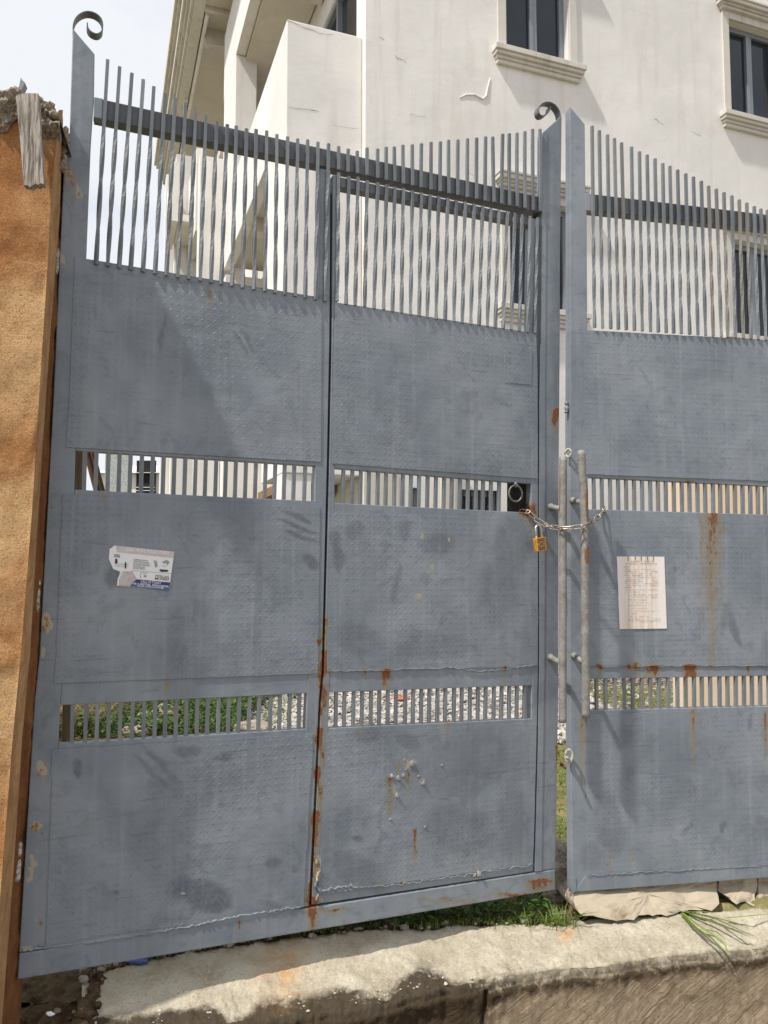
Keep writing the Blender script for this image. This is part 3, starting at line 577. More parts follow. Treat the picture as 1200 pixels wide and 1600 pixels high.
ms_r = [(516.5, 258), (516.3, 300), (515, 530), (511, 730), (503, 1050), (498.5, 1094), (483, 1418)]
panel('middle_stile', LL, (500, 263), (516.5, 266), (483, 1416), (468, 1418.3), DD, .0, M['paint'], gl, 5, .001, ms_l, ms_r, bevel=.0025)
ls_l = [(848, 205), (846.7, 333), (845, 530), (843, 630), (843, 1050), (840.5, 1178), (835.4, 1364)]
ls_r = [(878, 175), (875.5, 400), (875, 530), (873.5, 713), (872.6, 1094), (868, 1358)]
panel('lock_stile', LL, (848, 207), (878, 180), (868, 1357.5), (835.4, 1362.4), DD, .0, M['paint'], gl, 4, .0015, ls_l, ls_r, bevel=.003)
panel('lock_stile_flange', LL, (848, 210), (851.5, 206), (839.5, 1361), (836, 1362), .0005, .0035, M['paint'], gl, 5, .0, [(848, 210), (846.8, 333), (845.2, 530), (843.3, 630), (843.2, 1050), (840.8, 1178), (836, 1362)], [(855, 206), (853.7, 333), (852, 530), (850.5, 1050), (846, 1361)])
panel('bottom_rail', LL, (30, 1490), (868, 1358.5), (868, 1391), (27, 1531), DD, .0015, M['paint'], gl, 5, .002, bevel=.004)
# black strips added behind the wicket joint, gap shade put into their colour
prism('gap_shade_strip', LL, [(505, 300), (530, 300), (516, 1040), (494, 1400), (478, 1416), (497, 1050)], -.052, -.044, M['dark'], gl)
prism('gap_shade_strip', LL, [(834, 335), (850, 338), (846, 1050), (838, 1358), (826, 1358), (834, 1050)], -.052, -.044, M['dark'], gl)
prism('gap_shade_strip', LL, [(480, 1405), (836, 1350), (838, 1366), (482, 1424)], -.052, -.044, M['dark'], gl)
seamL = [(117, 402), (111, 563), (108, 630), (103, 700), (98, 775), (88, 1023), (84.5, 1068), (82, 1172), (72, 1488)]
seamR = [(503, 466), (501.5, 722), (500, 795), (496.5, 1052), (490, 1146), (474, 1418)]
def crossr(pl, a, b, c, d, par): panel('cross_rail', pl, a, b, c, d, -.035, -.0012, M['paint'], par, 6, .0008, bevel=.002)
crossr(LL, (118.5, 690), (494, 714), (493, 728), (118, 704), gl); crossr(LL, (116.5, 765), (492.5, 783), (491.5, 800), (114, 782), gl)
crossr(LL, (97, 1054), (481.5, 1040), (480.3, 1083.5), (94.3, 1102), gl); crossr(LL, (91.7, 1163), (478.3, 1139), (477, 1156), (90, 1180), gl)
crossr(LL, (135, 404), (498, 464), (498, 480), (133, 420), gl)
WV = .0055
panel('tread_plate', LL, (117, 402), (503, 467.5), (501.5, 722), (103, 698.5), -.0005, .003, M['tread'], gl, 3.6, WV, seamL, seamR, .6)
panel('tread_plate', LL, (98, 773), (500, 792), (496.5, 1052), (84.5, 1068), -.0005, .003, M['tread'], gl, 3.6, WV, seamL, seamR, 1.0)
panel('tread_plate', LL, (82, 1171), (491, 1147), (474, 1417), (72, 1480), -.0005, .003, M['tread'], gl, 3.6, WV * 1.3, seamL, seamR, 2.0)
# raised weld bead along the bottom rail
def bead(name, pl, pts, r, d, parent, mat=None, amp=1.4, n=90, xmask=True):
    mb = MB(); P = []; rr = []
    xs = [p[0] for p in pts]; ys = [p[1] for p in pts]; cum = np.concatenate([[0], np.cumsum(np.hypot(np.diff(xs), np.diff(ys)))]); ss = np.linspace(0, cum[-1], n)
    X = np.interp(ss, cum, xs); Y = np.interp(ss, cum, ys)
    for i in range(n): P.append(pl.at(X[i] + random.gauss(0, amp * .4), Y[i] + random.gauss(0, amp), d)); rr.append(r * random.uniform(.4, 1.3))
    mb.tube(P, r, 7, rr=rr); k = len(mb.v) // n
    return link(name, mb.v, mb.f, mat or M['paint'], parent, smooth=True, puv=[pl.uv(v) for v in mb.v], mask=masks(np.repeat(X, k), np.repeat(Y, k)))
bead('weld_bead', LL, [(33, 1484), (150, 1472), (300, 1447), (380, 1430), (470, 1417)], .0035, .003, gl, amp=.9, n=160)
bead('weld_bead', LL, [(60, 1478), (150, 1462), (230, 1452), (290, 1444)], .002, .003, gl, amp=1.2, n=80)
# grille bars
Z1 = [(505, 282), (561, 315), (618, 345), (672, 375), (721, 408), (773, 440), (820, 462), (869, 485), (918, 515), (965, 543), (1015, 570), (1065, 585), (1107, 592), (1155, 605), (1200, 608)]
Z1b = [450, 504, 558, 612, 670, 727, 780, 833, 884, 938, 989, 1037, 1088, 1138, 1190]
Z2 = [(50, 615), (98, 632), (148, 643), (195, 653), (242, 657), (290, 668), (340, 675)]; Z2b = [42, 90, 136, 184, 231, 280, 325]
tops = [(x / 3, y / 3) for x, y in Z1] + [(400 + x / 3, y / 3) for x, y in Z2]; botx = [x / 3 for x in Z1b] + [400 + x / 3 for x in Z2b]
for (x, y), bx in zip(tops, botx):
    by = L2((150, 413), (508, 470.5), bx); yr = L2((147, 190), (848, 340), x)
    bar(LL, (x, y), (bx, by), .0075, .0113, M['bar'], gl, twist=random.choice([5, 5.5, 6]) * math.pi / 4, t0=(yr - y) / (by - y) + .02, t1=.97)
stub_t = [(387, 688), (432, 700), (474, 710), (520, 695), (570, 700), (610, 692), (648, 690), (688, 682), (732, 680), (775, 675), (820, 668), (864, 666), (902, 658), (946, 657), (991, 652), (1034, 648), (1076, 643), (1109, 643), (1156, 630), (1187, 628), (1223, 625), (1260, 618), (1296, 607), (1331, 607)]
stub_b = [(387, 795), (430, 807), (475, 813), (520, 822), (570, 835), (610, 845), (650, 850), (690, 862), (733, 870), (773, 880), (820, 890), (862, 898), (903, 907), (945, 915), (990, 925), (1033, 933), (1073, 942), (1115, 947), (1150, 955), (1187, 963), (1223, 968), (1260, 975), (1298, 985), (1331, 990)]
for (x, y), (a, b) in zip(stub_t, stub_b): bar(LL, (400 + x / 3, y / 3), (400 + a / 3, b / 3), .0075, .0113, M['bar'], gl, name='spike')
mid_b = [132, 150, 168.7, 186, 203.3, 221, 238, 255, 271.7, 288.7, 305, 320.7, 337, 352.3, 367.7, 383.5, 399, 414.3, 429.3, 444, 459, 476]
low_b = [113, 134, 151.6, 169.8, 188, 207, 224.8, 242, 258.2, 275, 291, 307.9, 324, 341, 356.8, 373.3, 389.2, 404.3, 422.3, 437, 452.3, 467.5]
for x in mid_b: bar(LL, (x + 1, L2((118, 702), (493, 726), x)), (x - 1, L2((116, 767), (492, 785), x)), -.010, .0130 if x < 300 else .0118, M['bar'], gl, dep=.014)
for x in low_b: bar(LL, (x + .6, L2((94, 1100), (480, 1081.5), x)), (x - 1, L2((91.5, 1165), (478, 1141), x)), -.010, .0118, M['bar'], gl, dep=.014)
# ---- wicket door
wd = panel('wicket_door', LL, (520, 273), (533, 275.5), (501, 1412.0), (487, 1414), DD, -.001, M['paint'], gl, 5, .001,
           [(520, 268), (518.5, 530), (514.5, 730), (506.5, 1050), (502, 1094), (487, 1414)], [(532, 277), (527, 470), (523, 731), (523, 786), (515, 1082), (513, 1138), (501, 1413)], bevel=.0025)
wd['label'] = 'wicket door with rusty left edge'
panel('lock_side_stile', LL, (829, 340), (838, 342), (833, 1361.5), (819, 1364), DD, -.001, M['paint'], wd, 5, .001,
      [(829, 340), (827, 515), (830, 757), (830, 799), (831, 1071), (831, 1124), (819, 1364)], [(838, 342), (838.5, 515), (840.5, 600), (841, 740), (841, 1050), (838.4, 1178), (833, 1361)], bevel=.0025)
panel('top_rail', LL, (532, 276.5), (829, 339.5), (828, 352), (532, 292), -.045, -.003, M['rail'], wd, 8, bevel=.002)
panel('bottom_rail', LL, (501.5, 1385), (820, 1339), (819, 1363.8), (501, 1411.8), -.04, -.0015, M['paint'], wd, 6, bevel=.002)
crossr(LL, (524, 716), (830, 741), (830, 756), (523, 731.5), wd); crossr(LL, (523, 786), (830, 801), (830.5, 816), (522.5, 801), wd)
crossr(LL, (516, 1040), (831, 1028), (831, 1071), (515, 1082), wd); crossr(LL, (513, 1138), (831, 1123), (831, 1138), (512.5, 1153), wd)
wL = [(523, 473), (518.5, 723), (518, 795), (510.5, 1050), (510, 1146), (497.5, 1396)]; wR = [(838.2, 515), (840, 600), (840.5, 1040), (837.5, 1178), (833, 1352)]
panel('tread_plate', LL, (523, 472), (838, 521), (840, 748), (518.5, 724), -.0002, .0028, M['tread'], wd, 3.6, WV, wL, wR, .8)
panel('tread_plate', LL, (518, 795), (840, 810), (840.5, 1041), (510.5, 1049), -.0002, .0028, M['tread'], wd, 3.6, WV, wL, wR, 1.0)
panel('tread_plate', LL, (510, 1146), (838, 1130), (833, 1350), (497.5, 1397), -.0002, .0028, M['tread'], wd, 3.6, WV * 1.2, wL, wR, 1.6)
panel('welded_patch', LL, (788, 546), (831, 549), (830, 601), (789, 598), .0029, .0052, M['tread'], wd, 4, .001, edge=1.5)
bead('weld_bead', LL, [(512, 1396), (560, 1388), (640, 1380), (833, 1351)], .0022, .0024, wd, amp=1.0, n=90)
bead('weld_bead', LL, [(494, 1343), (499, 1360), (492, 1385), (500, 1394), (494, 1408)], .0055, .002, wd, amp=1.6, n=26)
bead('weld_bead', LL, [(500, 1394), (530, 1386), (560, 1386)], .004, .003, wd, amp=1.2, n=26)
bead('weld_bead', LL, [(520, 1048), (600, 1048), (700, 1043), (760, 1049), (838, 1040)], .002, .003, wd, amp=1.0, n=60)
for x, y, r_ in ((632, 1188, 4.5), (643, 1194, 6.5), (612, 1214, 5), (622, 1217, 6), (630, 1212, 4), (661, 1224, 5), (654, 1213, 3), (620, 1244, 5), (634, 1203, 3), (690, 1196, 2.5), (610, 1280, 3), (748, 1366, 6), (741, 1369, 4), (664, 1292, 3)):
    mb = MB(); lumps(mb, LL.at(x, y, .003), r_ / 560, (1, .35, 1), .6, int(x)); link('weld_spatter', mb.v, mb.f, M['paint'], wd, smooth=True, puv=[LL.uv(v) for v in mb.v], mask=[(.25, 0, 0)] * len(mb.v))
wb = [(380, 1412), (422, 1427), (465, 1432), (509, 1437), (553, 1447), (598, 1452), (640, 1462), (682, 1467), (724, 1476), (765, 1482), (803, 1490), (844, 1497), (887, 1500), (928, 1508), (967, 1515), (1007, 1521), (1046, 1525), (1085, 1530), (1122, 1538), (1158, 1540), (1197, 1545), (1235, 1552), (1272, 1558), (1307, 1562)]
wt_ = [(387, 812), (435, 828), (478, 832), (521, 848), (571, 858), (612, 868), (650, 878), (690, 885), (733, 895), (775, 905), (815, 915), (856, 922), (898, 930), (938, 940), (980, 948), (1022, 958), (1062, 968), (1100, 978), (1138, 985), (1178, 993), (1212, 1000), (1246, 1008), (1283, 1015), (1318, 1022)]
for (x, y), (a, b) in zip(wt_, wb): bar(LL, (400 + x / 3, y / 3), (400 + a / 3, b / 3), .0035, .0115, M['bar'], wd, twist=random.choice([5, 6, 6.5]) * math.pi / 4, t0=.14, t1=.98)
for z in (408, 450, 490, 528, 570, 608, 648, 687, 725, 763, 803, 842, 880, 917, 955, 992, 1030, 1063, 1100, 1138):
    x = 400 + (z - 400) / 3 + 133.3 - 0 if False else 400 + z / 3; 
    bar(LL, (x + .6, L2((523, 730), (830, 755), x)), (x - .4, L2((523, 788), (830, 803), x)), -.010, .0115, M['bar'], wd, dep=.014)
for z in (103, 141, 183, 222, 263, 301, 340, 377, 420, 456, 493, 530, 567, 603, 643, 678, 716, 752, 787, 825, 860, 895, 930, 965):
    x = 490 + z / 2.927; bar(LL, (x, L2((515, 1080), (831, 1069), x)), (x - .8, L2((513, 1140), (831, 1125), x)), -.010, .011, M['bar'], wd, dep=.014)
# lock case and pull ring in the hand hole
prism('lock_case', LL, [(799, 752), (829.5, 755), (829.5, 800), (799, 799)], -.075, -.040, M['dark'], wd)
mb = MB(); c = LL.at(805.5, 771, -.004); mb.ring([c + LL.u * math.cos(t) * .031 + Vector((0, 0, 1)) * math.sin(t) * .033 for t in np.linspace(0, 2 * math.pi, 41)[:-1]], .0036)
mb.link('pull_ring', M['ringm'], wd, smooth=True)
bead('ring_lug', LL, [(804, 755), (806, 757), (808, 759)], .008, -.001, wd, amp=.3, n=6)
# ---- scrolls on the posts (bent flat strip)
def scroll(pl, pts, dep, parent, d=-.002, th=.0035):
    P = []; n = len(pts)
    for i in range(n - 1):      # smooth the surveyed path
        p0, p1, p2, p3 = pts[max(i - 1, 0)], pts[i], pts[i + 1], pts[min(i + 2, n - 1)]
        for k in range(6):
            t = k / 6; P.append(tuple(.5 * (2 * p1[j] + (p2[j] - p0[j]) * t + (2 * p0[j] - 5 * p1[j] + 4 * p2[j] - p3[j]) * t * t + (3 * p1[j] - p0[j] - 3 * p2[j] + p3[j]) * t ** 3) for j in (0, 1)))
    P.append(pts[-1]); Q = [pl.at(x, y, d) for x, y in P]; mb = MB(); V = []; f = []
    for i, q in enumerate(Q):
        t = (Q[min(i + 1, len(Q) - 1)] - Q[max(i - 1, 0)]).normalized(); s_ = t.cross(pl.n).normalized() * th / 2
        V += [q + s_, q - s_, q - s_ - pl.n * dep, q + s_ - pl.n * dep]
    for i in range(len(Q) - 1):
        for k in range(4): f.append((i * 4 + k, i * 4 + (k + 1) % 4, i * 4 + 4 + (k + 1) % 4, i * 4 + 4 + k))
    f += [(3, 2, 1, 0), tuple(len(V) - 4 + k for k in range(4))]
    return link('scroll', V, f, M['rail'], parent, puv=[pl.uv(v) for v in V], mask=[(0, .3, 0)] * len(V))
scroll(LL, [(114.5, 52), (114.5, 40), (118, 29), (126, 21), (137, 17.5), (149, 20.5), (157.5, 28), (160.5, 38), (159, 48), (152, 52.5), (143, 49.5), (137.5, 43), (136.5, 35)], .034, gl)
scroll(LL, [(876.5, 192), (876, 183), (874.5, 174), (869, 165), (861, 160), (853, 159.5), (846, 163), (842.5, 169), (842.5, 176), (847, 180.5), (854, 178.5), (859, 172), (861, 165.5)], .034, gl)
# hinges on the left edge
for (a, b, c_, d_) in ((88, 388, 86, 428), (58.5, 906, 57.5, 914), (57.5, 919, 55.5, 956), (29, 1316, 28, 1338), (27.5, 1342, 25.5, 1378)):
    mb = MB(); P = [LL.at(a + (c_ - a) * k / 5, b + (d_ - b) * k / 5, .010) for k in range(6)]; mb.tube(P, .0105, 10, rr=[.0085, .0115, .0105, .0112, .0115, .0085]); mb.link('hinge_barrel', M['hinge'], gl, smooth=True)
# pull handle of the left leaf
def pipe(name, pl, pts, d, r, rust, parent, n=60):
    xs = [p[0] for p in pts]; ys = [p[1] for p in pts]; Y = np.linspace(ys[0], ys[-1], n); X = np.interp(Y, ys, xs); mb = MB(); mb.tube([pl.at(x, y, d) for x, y in zip(X, Y)], r, 16)
    k = 16; mk = []
    for i in range(n): mk += [(max([s_ * math.exp(-(((Y[i] - y0) / l) ** 2)) * max(.2, math.cos(2 * math.pi * j / 16 - ph)) for y0, l, s_, ph in rust] + [0]), 0, 0) for j in range(16)]
    return link(name, mb.v, mb.f, M['pipe'], parent, smooth=False if name == 'x' else True, mask=mk)
def peg(pl, a, b, d, r, parent):
    mb = MB(); A = pl.at(*a, .001); B_ = pl.at(*b, d); mb.tube([A, A.lerp(B_, .12), A.lerp(B_, .3), B_], r, 12, rr=[r * 1.45, r * 1.15, r, r]); link('standoff', mb.v, mb.f, M['pipe'], parent, smooth=True, mask=[(.55, 0, 0)] * len(mb.v))
hnd = pipe('pull_handle', LL, [(880, 714), (879.5, 800), (879, 1129)], .115, .0155, [(770, 60, 1.3, 1.2), (800, 50, 1.2, 4), (830, 60, .9, 3), (1060, 60, .7, 4)], gl)
peg(LL, (861, 792), (877, 795), .105, .011, hnd); peg(LL, (860, 1027), (877, 1036), .105, .011, hnd)

# ---- right leaf
gr = empty('gate_leaf', RL.at(1330, 1362, 0), 'right grey steel gate leaf with pipe handle, stained notice sheet and ochre run marks', 'gate', 'two leaves of the grey steel gate')
rs_l = [(890.5, 165), (891, 530), (890.5, 650), (891, 1000), (892, 1180), (894, 1395)]; rs_r = [(914, 195), (915, 302), (917, 330), (917.5, 505), (919, 745), (919, 800), (921, 1061), (921, 1110), (922, 1372)]
panel('lock_stile', RL, (890.5, 166), (914, 194), (922, 1371), (894, 1394), -.048, .0, M['paint'], gr, 4, .0015, rs_l, rs_r, bevel=.003)
panel('top_rail', RL, (914.5, 301.8), (1335, 351), (1335, 373), (916, 328), -.05, -.0015, M['rail'], gr, 8, bevel=.003)
panel('rail_bracket', RL, (914, 301), (926, 303), (926, 330), (915, 328.5), -.03, .0018, M['paint'], gr, 5, bevel=.002)
panel('bottom_rail', RL, (916, 1367), (1335, 1344), (1335, 1361.5), (896, 1394.3), -.045, .0015, M['paint'], gr, 5, .0015, bevel=.003)
panel('hinge_stile', RL, (1325, 300), (1355, 302), (1362, 1360), (1330, 1361), -.05, .0, M['paint'], gr, 8, bevel=.003)
def RR(y0, y1, x0=918, x1=1326):   # quad with top line y0 and bottom line y1 given at 920 and 1200
    f = lambda p, x: p[0] + (p[1] - p[0]) * (x - 920) / 280
    return (x0, f(y0, x0)), (x1, f(y0, x1)), (x1, f(y1, x1)), (x0, f(y1, x0))
rseam = [(912, 505), (911, 745), (913, 805), (914, 1040), (916, 1112), (916, 1370)]
crossr(RL, *RR((735, 747), (746, 759.5)), gr); crossr(RL, *RR((795.7, 804), (812, 820)), gr); crossr(RL, *RR((1030, 1029), (1061, 1056), 921), gr); crossr(RL, *RR((1110, 1103.6), (1126, 1119), 921), gr); crossr(RL, *RR((520, 534), (534, 548)), gr)
for q, wv in ((RR((516, 531), (741, 751.5), 912), WV), (RR((805, 812), (1040, 1040), 913), WV), (RR((1115, 1109), (1367, 1352), 916), WV)):
    panel('tread_plate', RL, *q, -.0003, .003, M['tread'], gr, 3.6, wv, rseam, None, 1.0)
bead('weld_bead', RL, [(918, 1368), (1000, 1363), (1100, 1358), (1200, 1352)], .002, .003, gr, amp=.8, n=70)
bead('weld_bead', RL, [(920, 1043), (1000, 1041), (1100, 1040), (1200, 1040)], .0018, .003, gr, amp=.8, n=60)
rt = [(375, 592), (409, 613), (447, 633), (480, 650), (513, 670), (560, 690), (597, 712), (633, 727), (670, 745), (706, 767), (740, 780), (776, 797), (814, 815), (850, 830), (887, 850), (921, 873), (957, 887), (993, 903), (1030, 918), (1065, 937), (1100, 952), (1135, 968), (1166, 980), (1197, 985)]
rb = [387, 425, 463, 499, 536, 574, 611, 650, 686, 723, 758, 794, 833, 872, 908, 944, 982, 1012, 1048, 1085, 1120, 1155, 1190, 1226]
rt += [(1197 + 36 * k, 985 + 10 * k) for k in range(1, 10)]; rb += [1226 + 36 * k for k in range(1, 10)]
for (x, y), b in zip(rt, rb):
    x, y = 800 + x / 3, y / 3; bx = 800 + b / 3; by = L2((929, 512), (1195, 531), bx) 
    yr = L2((917, 336), (1197, 366), x); bar(RL, (x, y), (bx, by), .0075, .0113, M['bar'], gr, twist=random.choice([5, 5.5, 6.5]) * math.pi / 4, t0=(yr - y) / (by - y), t1=.97, px=1)
for z in [110, 160, 212, 262, 312, 362, 412, 463, 511, 560, 610, 660, 708, 758, 806, 855, 900, 945, 992, 1040, 1088, 1135, 1180] + [1228 + 47 * k for k in range(10)]:
    x = 900 + z / 4; bar(RL, (x, L2((920, 744), (1200, 757.5), x)), (x + .8, L2((920, 797.5), (1200, 806), x)), -.010, .012, M['bar'], gr, dep=.014, px=1)
for z in [390, 432, 475, 518, 558, 600, 640, 680, 722, 765, 803, 842, 878, 917, 960, 997, 1035, 1073, 1110, 1148, 1187] + [1225 + 38 * k for k in range(9)]:
    x = 800 + z / 2.9625; bar(RL, (x, L2((922, 1059), (1200, 1054), x)), (x + .5, L2((922, 1112), (1200, 1105.6), x)), -.010, .012, M['bar'], gr, dep=.014, px=1)
hnd = pipe('pull_handle', RL, [(908.5, 704), (909.5, 740), (912.5, 768), (914, 900), (915.5, 1121)], .12, .016, [(785, 40, 1.3, 4.4), (865, 24, 1.1, 5), (800, 50, .9, 2.5), (1000, 60, .6, 4)], gr)
peg(RL, (895, 782), (909, 785), .11, .011, hnd); peg(RL, (897, 1024), (910, 1034), .11, .011, hnd)
def eyelet(pl, x, y, rx, rz, r, parent, mat, d=.012, nrm='u'):
    mb = MB(); c = pl.at(x, y, d); ax = pl.u * .75 + pl.n * .65; mb.ring([c + ax * math.cos(t) * rx + Vector((0, 0, 1)) * math.sin(t) * rz for t in np.linspace(0, 2 * math.pi, 25)[:-1]], r); mb.link('eyelet', mat, parent, smooth=True)
eyelet(RL, 888, 708, .012, .016, .005, gr, M['hinge']); eyelet(RL, 889, 1181, .014, .024, .006, gr, M['hinge'], .02)
mb = MB(); mb.tube([RL.at(892, 1190, -.02), RL.at(890, 1188, .02), RL.at(886, 1184, .065)], .006, 8); mb.link('bolt_stub', M['hinge'], gr, smooth=True)
mb = MB(); mb.tube([RL.at(896, 1206, -.06), RL.at(876, 1194, -.06)], .008, 8); mb.link('latch_rod', M['rustbar'], gr, smooth=True)
bead('lock_boss', RL, [(885, 628), (886, 636), (885, 645)], .012, -.012, gr, amp=.5, n=8)
panel('corner_tab', RL, (890.5, 1371), (899.5, 1370), (901, 1392), (893.5, 1397), .0018, .0045, M['paint'], gr, 4, bevel=.001)
mb = MB(); mb.tube([RL.at(893, 1396, -.02), RL.at(893.5, 1420, -.02), RL.at(893, 1444, -.02)], .0085, 8); mb.link('drop_bolt', M['rustbar'], gr, smooth=True)

# ================================================================== CHAIN AND PADLOCK
cpts = [(LL, 815, 798, -.03), (LL, 822, 797, .006), (LL, 832, 807, .014), (LL, 843, 816, .02), (LL, 856, 822, .05), (LL, 868, 825, .115), (LL, 882, 825.5, .14), (RL, 898, 824, .145), (RL, 914, 822, .145), (RL, 926, 815, .09), (RL, 936, 806, .03), (RL, 944, 797, .006), (RL, 943, 791, -.03)]
CPn = [p.at(x, y, d) for p, x, y, d in cpts]; cum = [0]
for i in range(len(CPn) - 1): cum.append(cum[-1] + (CPn[i + 1] - CPn[i]).length)
def along(s_):
    for i in range(len(CPn) - 1):
        if s_ <= cum[i + 1]: return CPn[i].lerp(CPn[i + 1], (s_ - cum[i]) / (cum[i + 1] - cum[i]))
    return CPn[-1]
ch = empty('chain', CPn[6], 'worn steel chain looped across both pipe handles holding the gate leaves together', 'chain')
nl = 13; Ln = cum[-1] / nl
for i in range(nl):
    a, b = along(i * Ln), along((i + 1) * Ln); c = (a + b) / 2; t = (b - a).normalized(); up = Vector((0, 0, 1)); w = t.cross(up).normalized(); v = w.cross(t)
    ang = R(38 if i % 2 else 118) + random.uniform(-.25, .25); s_ = w * math.cos(ang) + v * math.sin(ang); hl = Ln * .66; hw = .0085; P = []
    for k in range(24):
        q = 2 * math.pi * k / 24; P.append(c + t * (math.copysign(hl - hw, math.cos(q)) + math.cos(q) * hw if abs(math.cos(q)) > .02 else 0) + s_ * math.sin(q) * hw)
    mb = MB(); mb.ring(P, .0029, 6); mb.link('link', M['chain'], ch, smooth=True)
pc = LL.at(844, 850, .045); ang = R(7)
eu = (LL.u * math.cos(ang) + Vector((0, 0, 1)) * math.sin(ang)); ev = (Vector((0, 0, 1)) * math.cos(ang) - LL.u * math.sin(ang)); en = (LL.n + LL.u * .28).normalized()
eu = (eu - en * eu.dot(en)).normalized()
pk = empty('padlock', pc - ev * .028, 'small orange brass padlock with ribbed front hanging from the chain', 'padlock')
def pb(x0, x1, y0, y1, z0, z1): return [pc + eu * x + ev * y + en * z for z in (z1, z0) for x, y in ((x0, y0), (x1, y0), (x1, y1), (x0, y1))]
mb = MB(); mb.box8(pb(-.029, .029, -.028, .026, -.011, .009)); mb.link('body', M['brass'], pk, bevel=.0025)
mb = MB()
for y in (-.021, -.0145, -.008, .008, .0145, .021):
    for x0, x1 in (((-.024, .018),) if abs(y) > .01 else ((-.024, -.013), (.011, .018))): mb.box8(pb(x0, x1, y - .0016, y + .0016, .0080, .0097))
mb.link('groove', M['ink'], pk)
mb = MB(); n = 20; V = [pc + eu * (-.002 + math.cos(2 * math.pi * k / n) * .0115) + ev * math.sin(2 * math.pi * k / n) * .0075 + en * z for z in (.0088, .0106) for k in range(n)]
mb.add(V, [tuple(range(n, 2 * n))] + [(k, (k + 1) % n, n + (k + 1) % n, n + k) for k in range(n)]); mb.link('emblem', M['ringm'], pk)
mb = MB(); P = [pc + eu * -.017 + ev * .024 - en * .001, pc + eu * -.017 + ev * .055 - en * .001] + [pc + eu * (-math.cos(t) * .017) + ev * (.06 + math.sin(t) * .017) - en * .001 for t in np.linspace(.2, math.pi - .2, 9)] + [pc + eu * .017 + ev * .055 - en * .001, pc + eu * .017 + ev * .024 - en * .001]
mb.tube(P, .0042, 9); mb.link('shackle', M['shackle'], pk, smooth=True)

# ================================================================== FLYER AND NOTICE
fx = lambda p: (150 + p[0] / 8, 830 + p[1] / 8)
fl = empty('flyer', LL.at(220, 920, .004), 'torn and folded white advertising flyer pasted on the left gate leaf', 'flyer')
D0 = .0065
def ftri(name, pts, d, mat, th=.0004, par=None): return prism(name, LL, [fx(p) for p in pts], d - th, d, mat, par or fl, bevel=0)
ftri('sheet', [(225, 178), (980, 258), (912, 742), (430, 690), (270, 683), (278, 590), (302, 505), (215, 474), (160, 345), (172, 215)], D0, M['paper'])
ftri('header_band', [(250, 182), (978, 262), (968, 335), (380, 275), (262, 262)], D0 + .0005, M['band'])
ftri('blue_band', [(505, 600), (925, 640), (912, 742), (420, 686)], D0 + .0005, M['blue'])
ftri('blue_stripe', [(450, 655), (918, 697), (912, 740), (425, 686)], D0 + .0009, M['blue2'])
ftri('folded_corner', [(330, 505), (455, 500), (512, 600), (405, 680), (280, 680), (285, 600)], D0 + .0022, M['foldp'], .0012)
ftri('folded_edge', [(318, 512), (335, 515), (290, 600), (282, 682), (262, 680), (272, 590)], D0 + .0034, M['paper'], .0012)
ftri('torn_edge', [(178, 340), (235, 470), (215, 474), (160, 345)], D0 + .0016, M['paper'], .001)
ftri('red_corner', [(175, 212), (215, 180), (222, 184), (182, 216)], D0 + .0012, M['brick'], .0004)
for k in range(6): ftri('fold_stripe', [(318 - k * 6, 530 + k * 25), (400 - abs(k - 2) * 6, 534 + k * 25), (400 - abs(k - 2) * 6, 540 + k * 25), (317 - k * 6, 536 + k * 25)], D0 + .0027, M['paper'])
def ft(s_, x0, y0, x1, y1, h, mat, bold=0.0, d=D0 + .0013, sh=0.0, nm='lettering'): a = fx((x0, y0)); b = fx((x1, y1)); put_text(nm, s_, LL, a[0], a[1], b[0], b[1], h / 8, d, mat, fl, bold, sh)
ft('CAN MOVE YOUR STUFF?', 378, 248, 912, 298, 40, M['pinkink'], .01)
for k, s_ in enumerate(('HOME RELOCATION', 'OFFICE RELOCATION', 'PICK UP & DELIVERY', 'EQUIPMENT MOVING', 'LOAD SERVICES', 'PACKING SERVICE')):
    x1 = (650, 655, 680, 672, 610, 618)[k]; ft(s_, 474 - k * 3, 359 + k * 21.5, x1, 376 + k * 21.2, 13, M['ink'], .01)
ft('HOLLAG', 742, 570, 914, 588, 30, M['ink'], .008, sh=.15); ft('MOVERS', 735, 605, 914, 621, 30, M['ink'], .008, sh=.15)
ft('CALL US TODAY', 560, 640, 816, 662, 26, M['pinkink'], .008, D0 + .0017)
ft('08113857786, 09096980981', 462, 664, 912, 704, 24, M['pinkink'], .006, D0 + .0017)
ft('Email: hollagmovers@', 520, 688, 846, 718, 15, M['pinkink'], .02, D0 + .0017)
# printed pictures: two small sketches of movers and a van
for pts, mt in (([(225, 285), (300, 292), (300, 330), (225, 322)], 'greyp'), ([(240, 345), (262, 340), (272, 385), (262, 405), (236, 400)], 'ink'), ([(362, 385), (380, 388), (378, 468), (358, 465)], 'ink'), ([(236, 405), (405, 415), (405, 421), (236, 411)], 'greyp'), ([(240, 430), (405, 440), (405, 446), (240, 436)], 'greyp'),
                ([(720, 365), (760, 370), (770, 440), (740, 455), (735, 420)], 'greyp'), ([(830, 380), (880, 358), (925, 385), (890, 430), (885, 400), (845, 405)], 'greyp'), ([(800, 475), (905, 485), (900, 508), (815, 508), (790, 490)], 'ink'), ([(555, 515), (640, 520), (640, 528), (560, 523), (562, 590), (553, 590)], 'greyp'), ([(600, 540), (640, 560), (620, 580), (595, 570)], 'greyp'),
                ([(450, 487), (940, 528), (940, 533), (450, 492)], 'greyp'), ([(820, 430), (880, 436), (880, 441), (820, 435)], 'greyp')):
    ftri('printed_picture', pts, D0 + .0007, M[mt], .0002)
